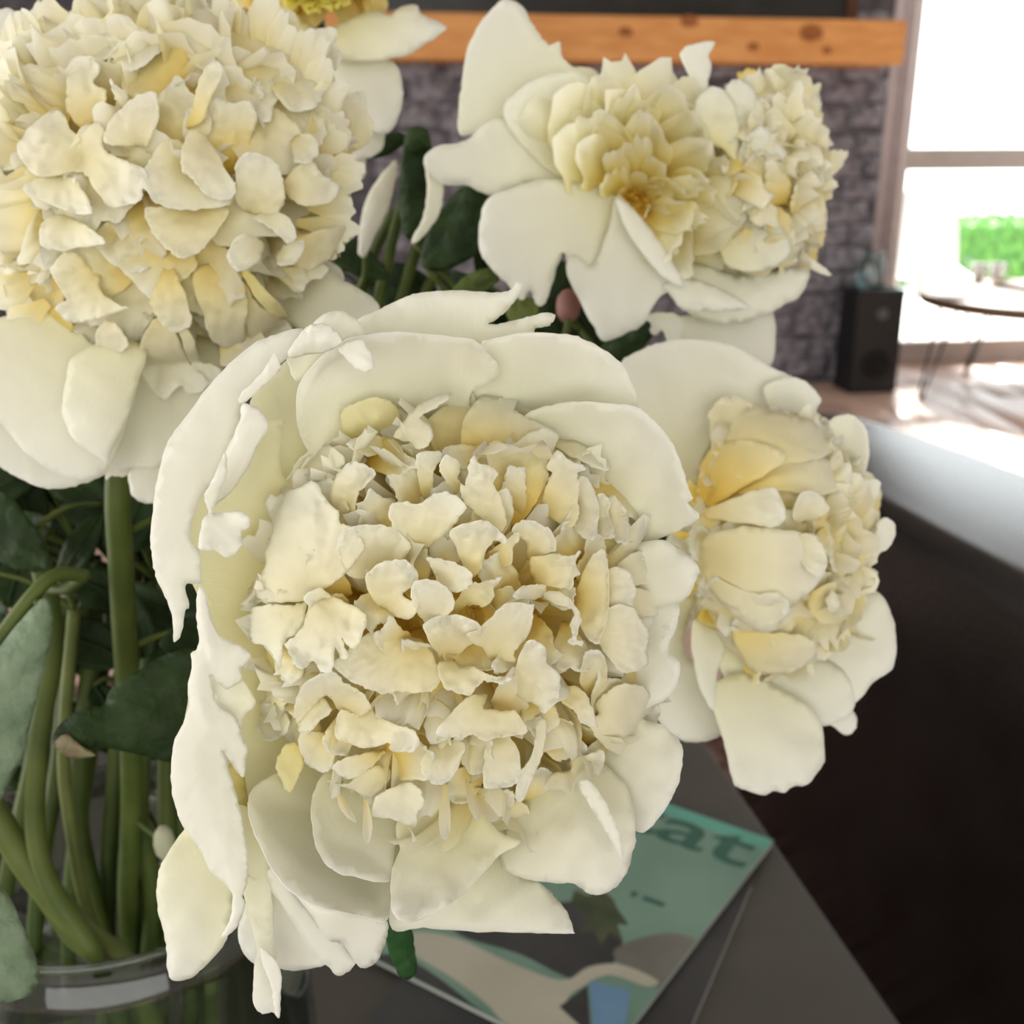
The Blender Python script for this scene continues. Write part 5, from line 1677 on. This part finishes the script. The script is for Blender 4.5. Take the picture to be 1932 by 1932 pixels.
flat_leaf(T_, [(700, 265), (745, 250), (770, 262), (745, 285), (715, 298), (690, 290)], .548, .545, (690, 300), LEAF, bulge=2)
flat_leaf(U_, [(960, 575), (985, 560), (1015, 570), (1010, 600), (980, 612), (958, 600)], .50, .50, (980, 620), STEML, bulge=2)
flat_leaf(U_, [(880, 520), (930, 505), (950, 520), (915, 550), (860, 575), (850, 555)], .49, .49, (850, 580), STEM, bulge=2)
flat_leaf(U_, [(1020, 530), (1060, 490), (1100, 560), (1130, 640), (1180, 650), (1120, 690), (1040, 640), (1000, 600)], .53, .53, (1050, 700), LEAF, bulge=3)
flat_leaf(M, [(730, 1735), (770, 1740), (782, 1790), (785, 1835), (760, 1845), (735, 1800)], .345, .36, (740, 1700), mat('leaf_deep', (0.012, 0.05, 0.012), .5, .3, noise_scale=60, col2=(0.02, 0.065, 0.016)), bulge=3)
# thin upright stalks in the gap between the flowers
for i, (a, b, c, r) in enumerate((((720, 620, .55), (735, 480, .55), (760, 380, .55), .0028), ((760, 620, .55), (770, 520, .55), (800, 440, .55), .003), ((830, 640, .55), (800, 560, .55), (850, 490, .55), .0026), ((690, 610, .57), (700, 500, .57), (745, 400, .57), .0026))):
    tube('stalk', [near_stem(W(*a), U_)[1], W(*a), W(*b), W(*c)], r, STEM, U_.root, 6, 8)
OBST = []


def hull(o):
    vs = [v.co for v in o.data.vertices]
    mn = Vector([min(v[i] for v in vs) - .0006 for i in range(3)])
    mx = Vector([max(v[i] for v in vs) + .0006 for i in range(3)])
    return BVHTree.FromPolygons(vs, [list(p.vertices) for p in o.data.polygons]), mn, mx


def obstacle(root, o):
    OBST.append((root, *hull(o)))


def blocked(f, objs):
    for o in objs:
        t, mn, mx = hull(o)
        if mn.z < RZ + .012 and math.hypot((mn.x + mx.x) / 2 - VC.x, (mn.y + mx.y) / 2 - VC.y) > .03:
            return True
        for root, t2, n2, x2 in OBST:
            if root is f.root and not o.name.startswith('leaf') or root is f.root and o.name.startswith('leaf_stalk'):
                continue
            if any(mx[i] < n2[i] or x2[i] < mn[i] for i in range(3)):
                continue
            if t.overlap(t2):
                return True
    return False


for f_ in [M, L_, U_, R_, T_] + LS:
    for o in f_.root.children:
        obstacle(f_.root, o)
# foliage filling the bouquet between the heads and the vase
fill = []
for x, y, w_, h_, d, n in ((800, 560, 160, 90, .57, 9), (1080, 600, 90, 60, .57, 4), (120, 1080, 190, 150, .54, 22), (230, 1280, 160, 110, .56, 16), (330, 1060, 90, 140, .53, 14), (500, 1150, 200, 160, .50, 10), (60, 960, 120, 60, .52, 10), (40, 900, 120, 50, .56, 12), (220, 960, 120, 60, .56, 8),
                           (760, 900, 150, 200, .56, 8), (1050, 900, 150, 150, .57, 6), (230, 1560, 170, 100, .57, 5)):
    for k in range(n):
        best = None
        for tries in range(70):
            g_ = 1 + tries * .012                                   # look further afield when the place is taken
            cx, cy = x + rs.uniform(-w_, w_) * g_, y + rs.uniform(-h_, h_) * g_
            a = rs.uniform(0, 6.28)
            ln = rs.uniform(60, 110) * (1 - tries * .006)
            dd_ = d + rs.uniform(-.02, .03) * g_
            pts = [(cx - ln * math.cos(a), cy - ln * math.sin(a), dd_), (cx, cy, dd_ - .008), (cx + ln * math.cos(a), cy + ln * math.sin(a), dd_ + rs.uniform(-.02, .01))]
            P3 = [W(*p) for p in pts]
            nn = (CAM - P3[1]).normalized() + Vector((rs.uniform(-.6, .6), rs.uniform(-.3, .3), rs.uniform(0, .9)))
            # the leaf belongs to the nearest stem and hangs on it by a stalk
            f, q = min(((g, p) for g, path in STEMS for p in path if p.z > RZ + .01), key=lambda e: min((e[1] - P3[0]).length, (e[1] - P3[-1]).length))
            if (q - P3[-1]).length < (q - P3[0]).length:
                P3.reverse()
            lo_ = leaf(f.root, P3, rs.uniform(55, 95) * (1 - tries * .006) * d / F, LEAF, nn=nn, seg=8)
            sk_ = tube('leaf_stalk', [q, (q + P3[0]) * .5 + Vector((0, 0, .004)), P3[0]], (.0016, .0009), STEM, f.root, 4, 6)
            new = [lo_, lo_.children[0], sk_]
            if tries == 69 or not blocked(f, new):
                break
            for o in new:
                bpy.data.objects.remove(o)
        for o in new:
            obstacle(f.root, o)
tube('leaf_stalk', [W(160, 1086, .42), W(130, 1110, .445), near_stem(W(85, 1120, .472), LS[0])[1]], .0024, STEM, LS[0].root, 5, 6)
tp_ = W(689, 478, .534)
tube('petal_stalk', [tp_, W(680, 540, .545), near_stem(W(640, 620, .56), T_)[1]], (.0014, .002), STEM, T_.root, 5, 6)
# small buds / pale tips seen through the glass
for x, y, d in ((310, 1590, .50),):
    p = W(x, y, d)
    bm = bmesh.new()
    bmesh.ops.create_icosphere(bm, subdivisions=2, radius=.004 if x != 310 else .006)
    for v in bm.verts:
        v.co = Vector((v.co.x * .8, v.co.y * .8, v.co.z * 1.5)) + p
    fb, qb = near_stem(p)
    from_bm('bud', bm, BUDM, fb.root, True)
    tube('bud_stalk', [p, (p + qb) * .5, qb], .0014, STEM, fb.root, 4, 6)

pk = W(1072, 578, .517)
bm = bmesh.new()
bmesh.ops.create_icosphere(bm, subdivisions=2, radius=.0065)
for v in bm.verts:
    v.co = Vector((v.co.x * .9, v.co.y * .9, v.co.z * 1.25)) + pk
from_bm('bud', bm, mat('bud_pink', (0.24, 0.11, 0.10), .6, .2, noise_scale=60, col2=(0.30, 0.16, 0.14)), U_.root, True)
tube('bud_stalk', [pk, W(1060, 640, .518), near_stem(W(1000, 700, .555), U_)[1]], .002, STEM, U_.root, 5, 6)

# the fleshy heart in the middle of each flower
HEART = mat('flower_heart', (0.82, 0.54, 0.08), .7, .1, noise_scale=300, col2=(0.85, 0.6, 0.14), bump=.6, bump_scale=500)
for f, x, y, d, r in ((M, 865, 1165, .343, .022), (L_, 315, 335, .422, .026), (U_, 1200, 386, .522, .015), (U_, 1442, 345, .508, .016), (R_, 1470, 1030, .448, .022), (T_, 590, -60, .545, .018)):
    c = W(x, y, d)
    bm = bmesh.new()
    bmesh.ops.create_icosphere(bm, subdivisions=3, radius=r)
    for v in bm.verts:
        v.co = c + v.co * (1 + .12 * noise.noise(v.co * 160))
    from_bm('flower_heart', bm, HEART, f.root, True)
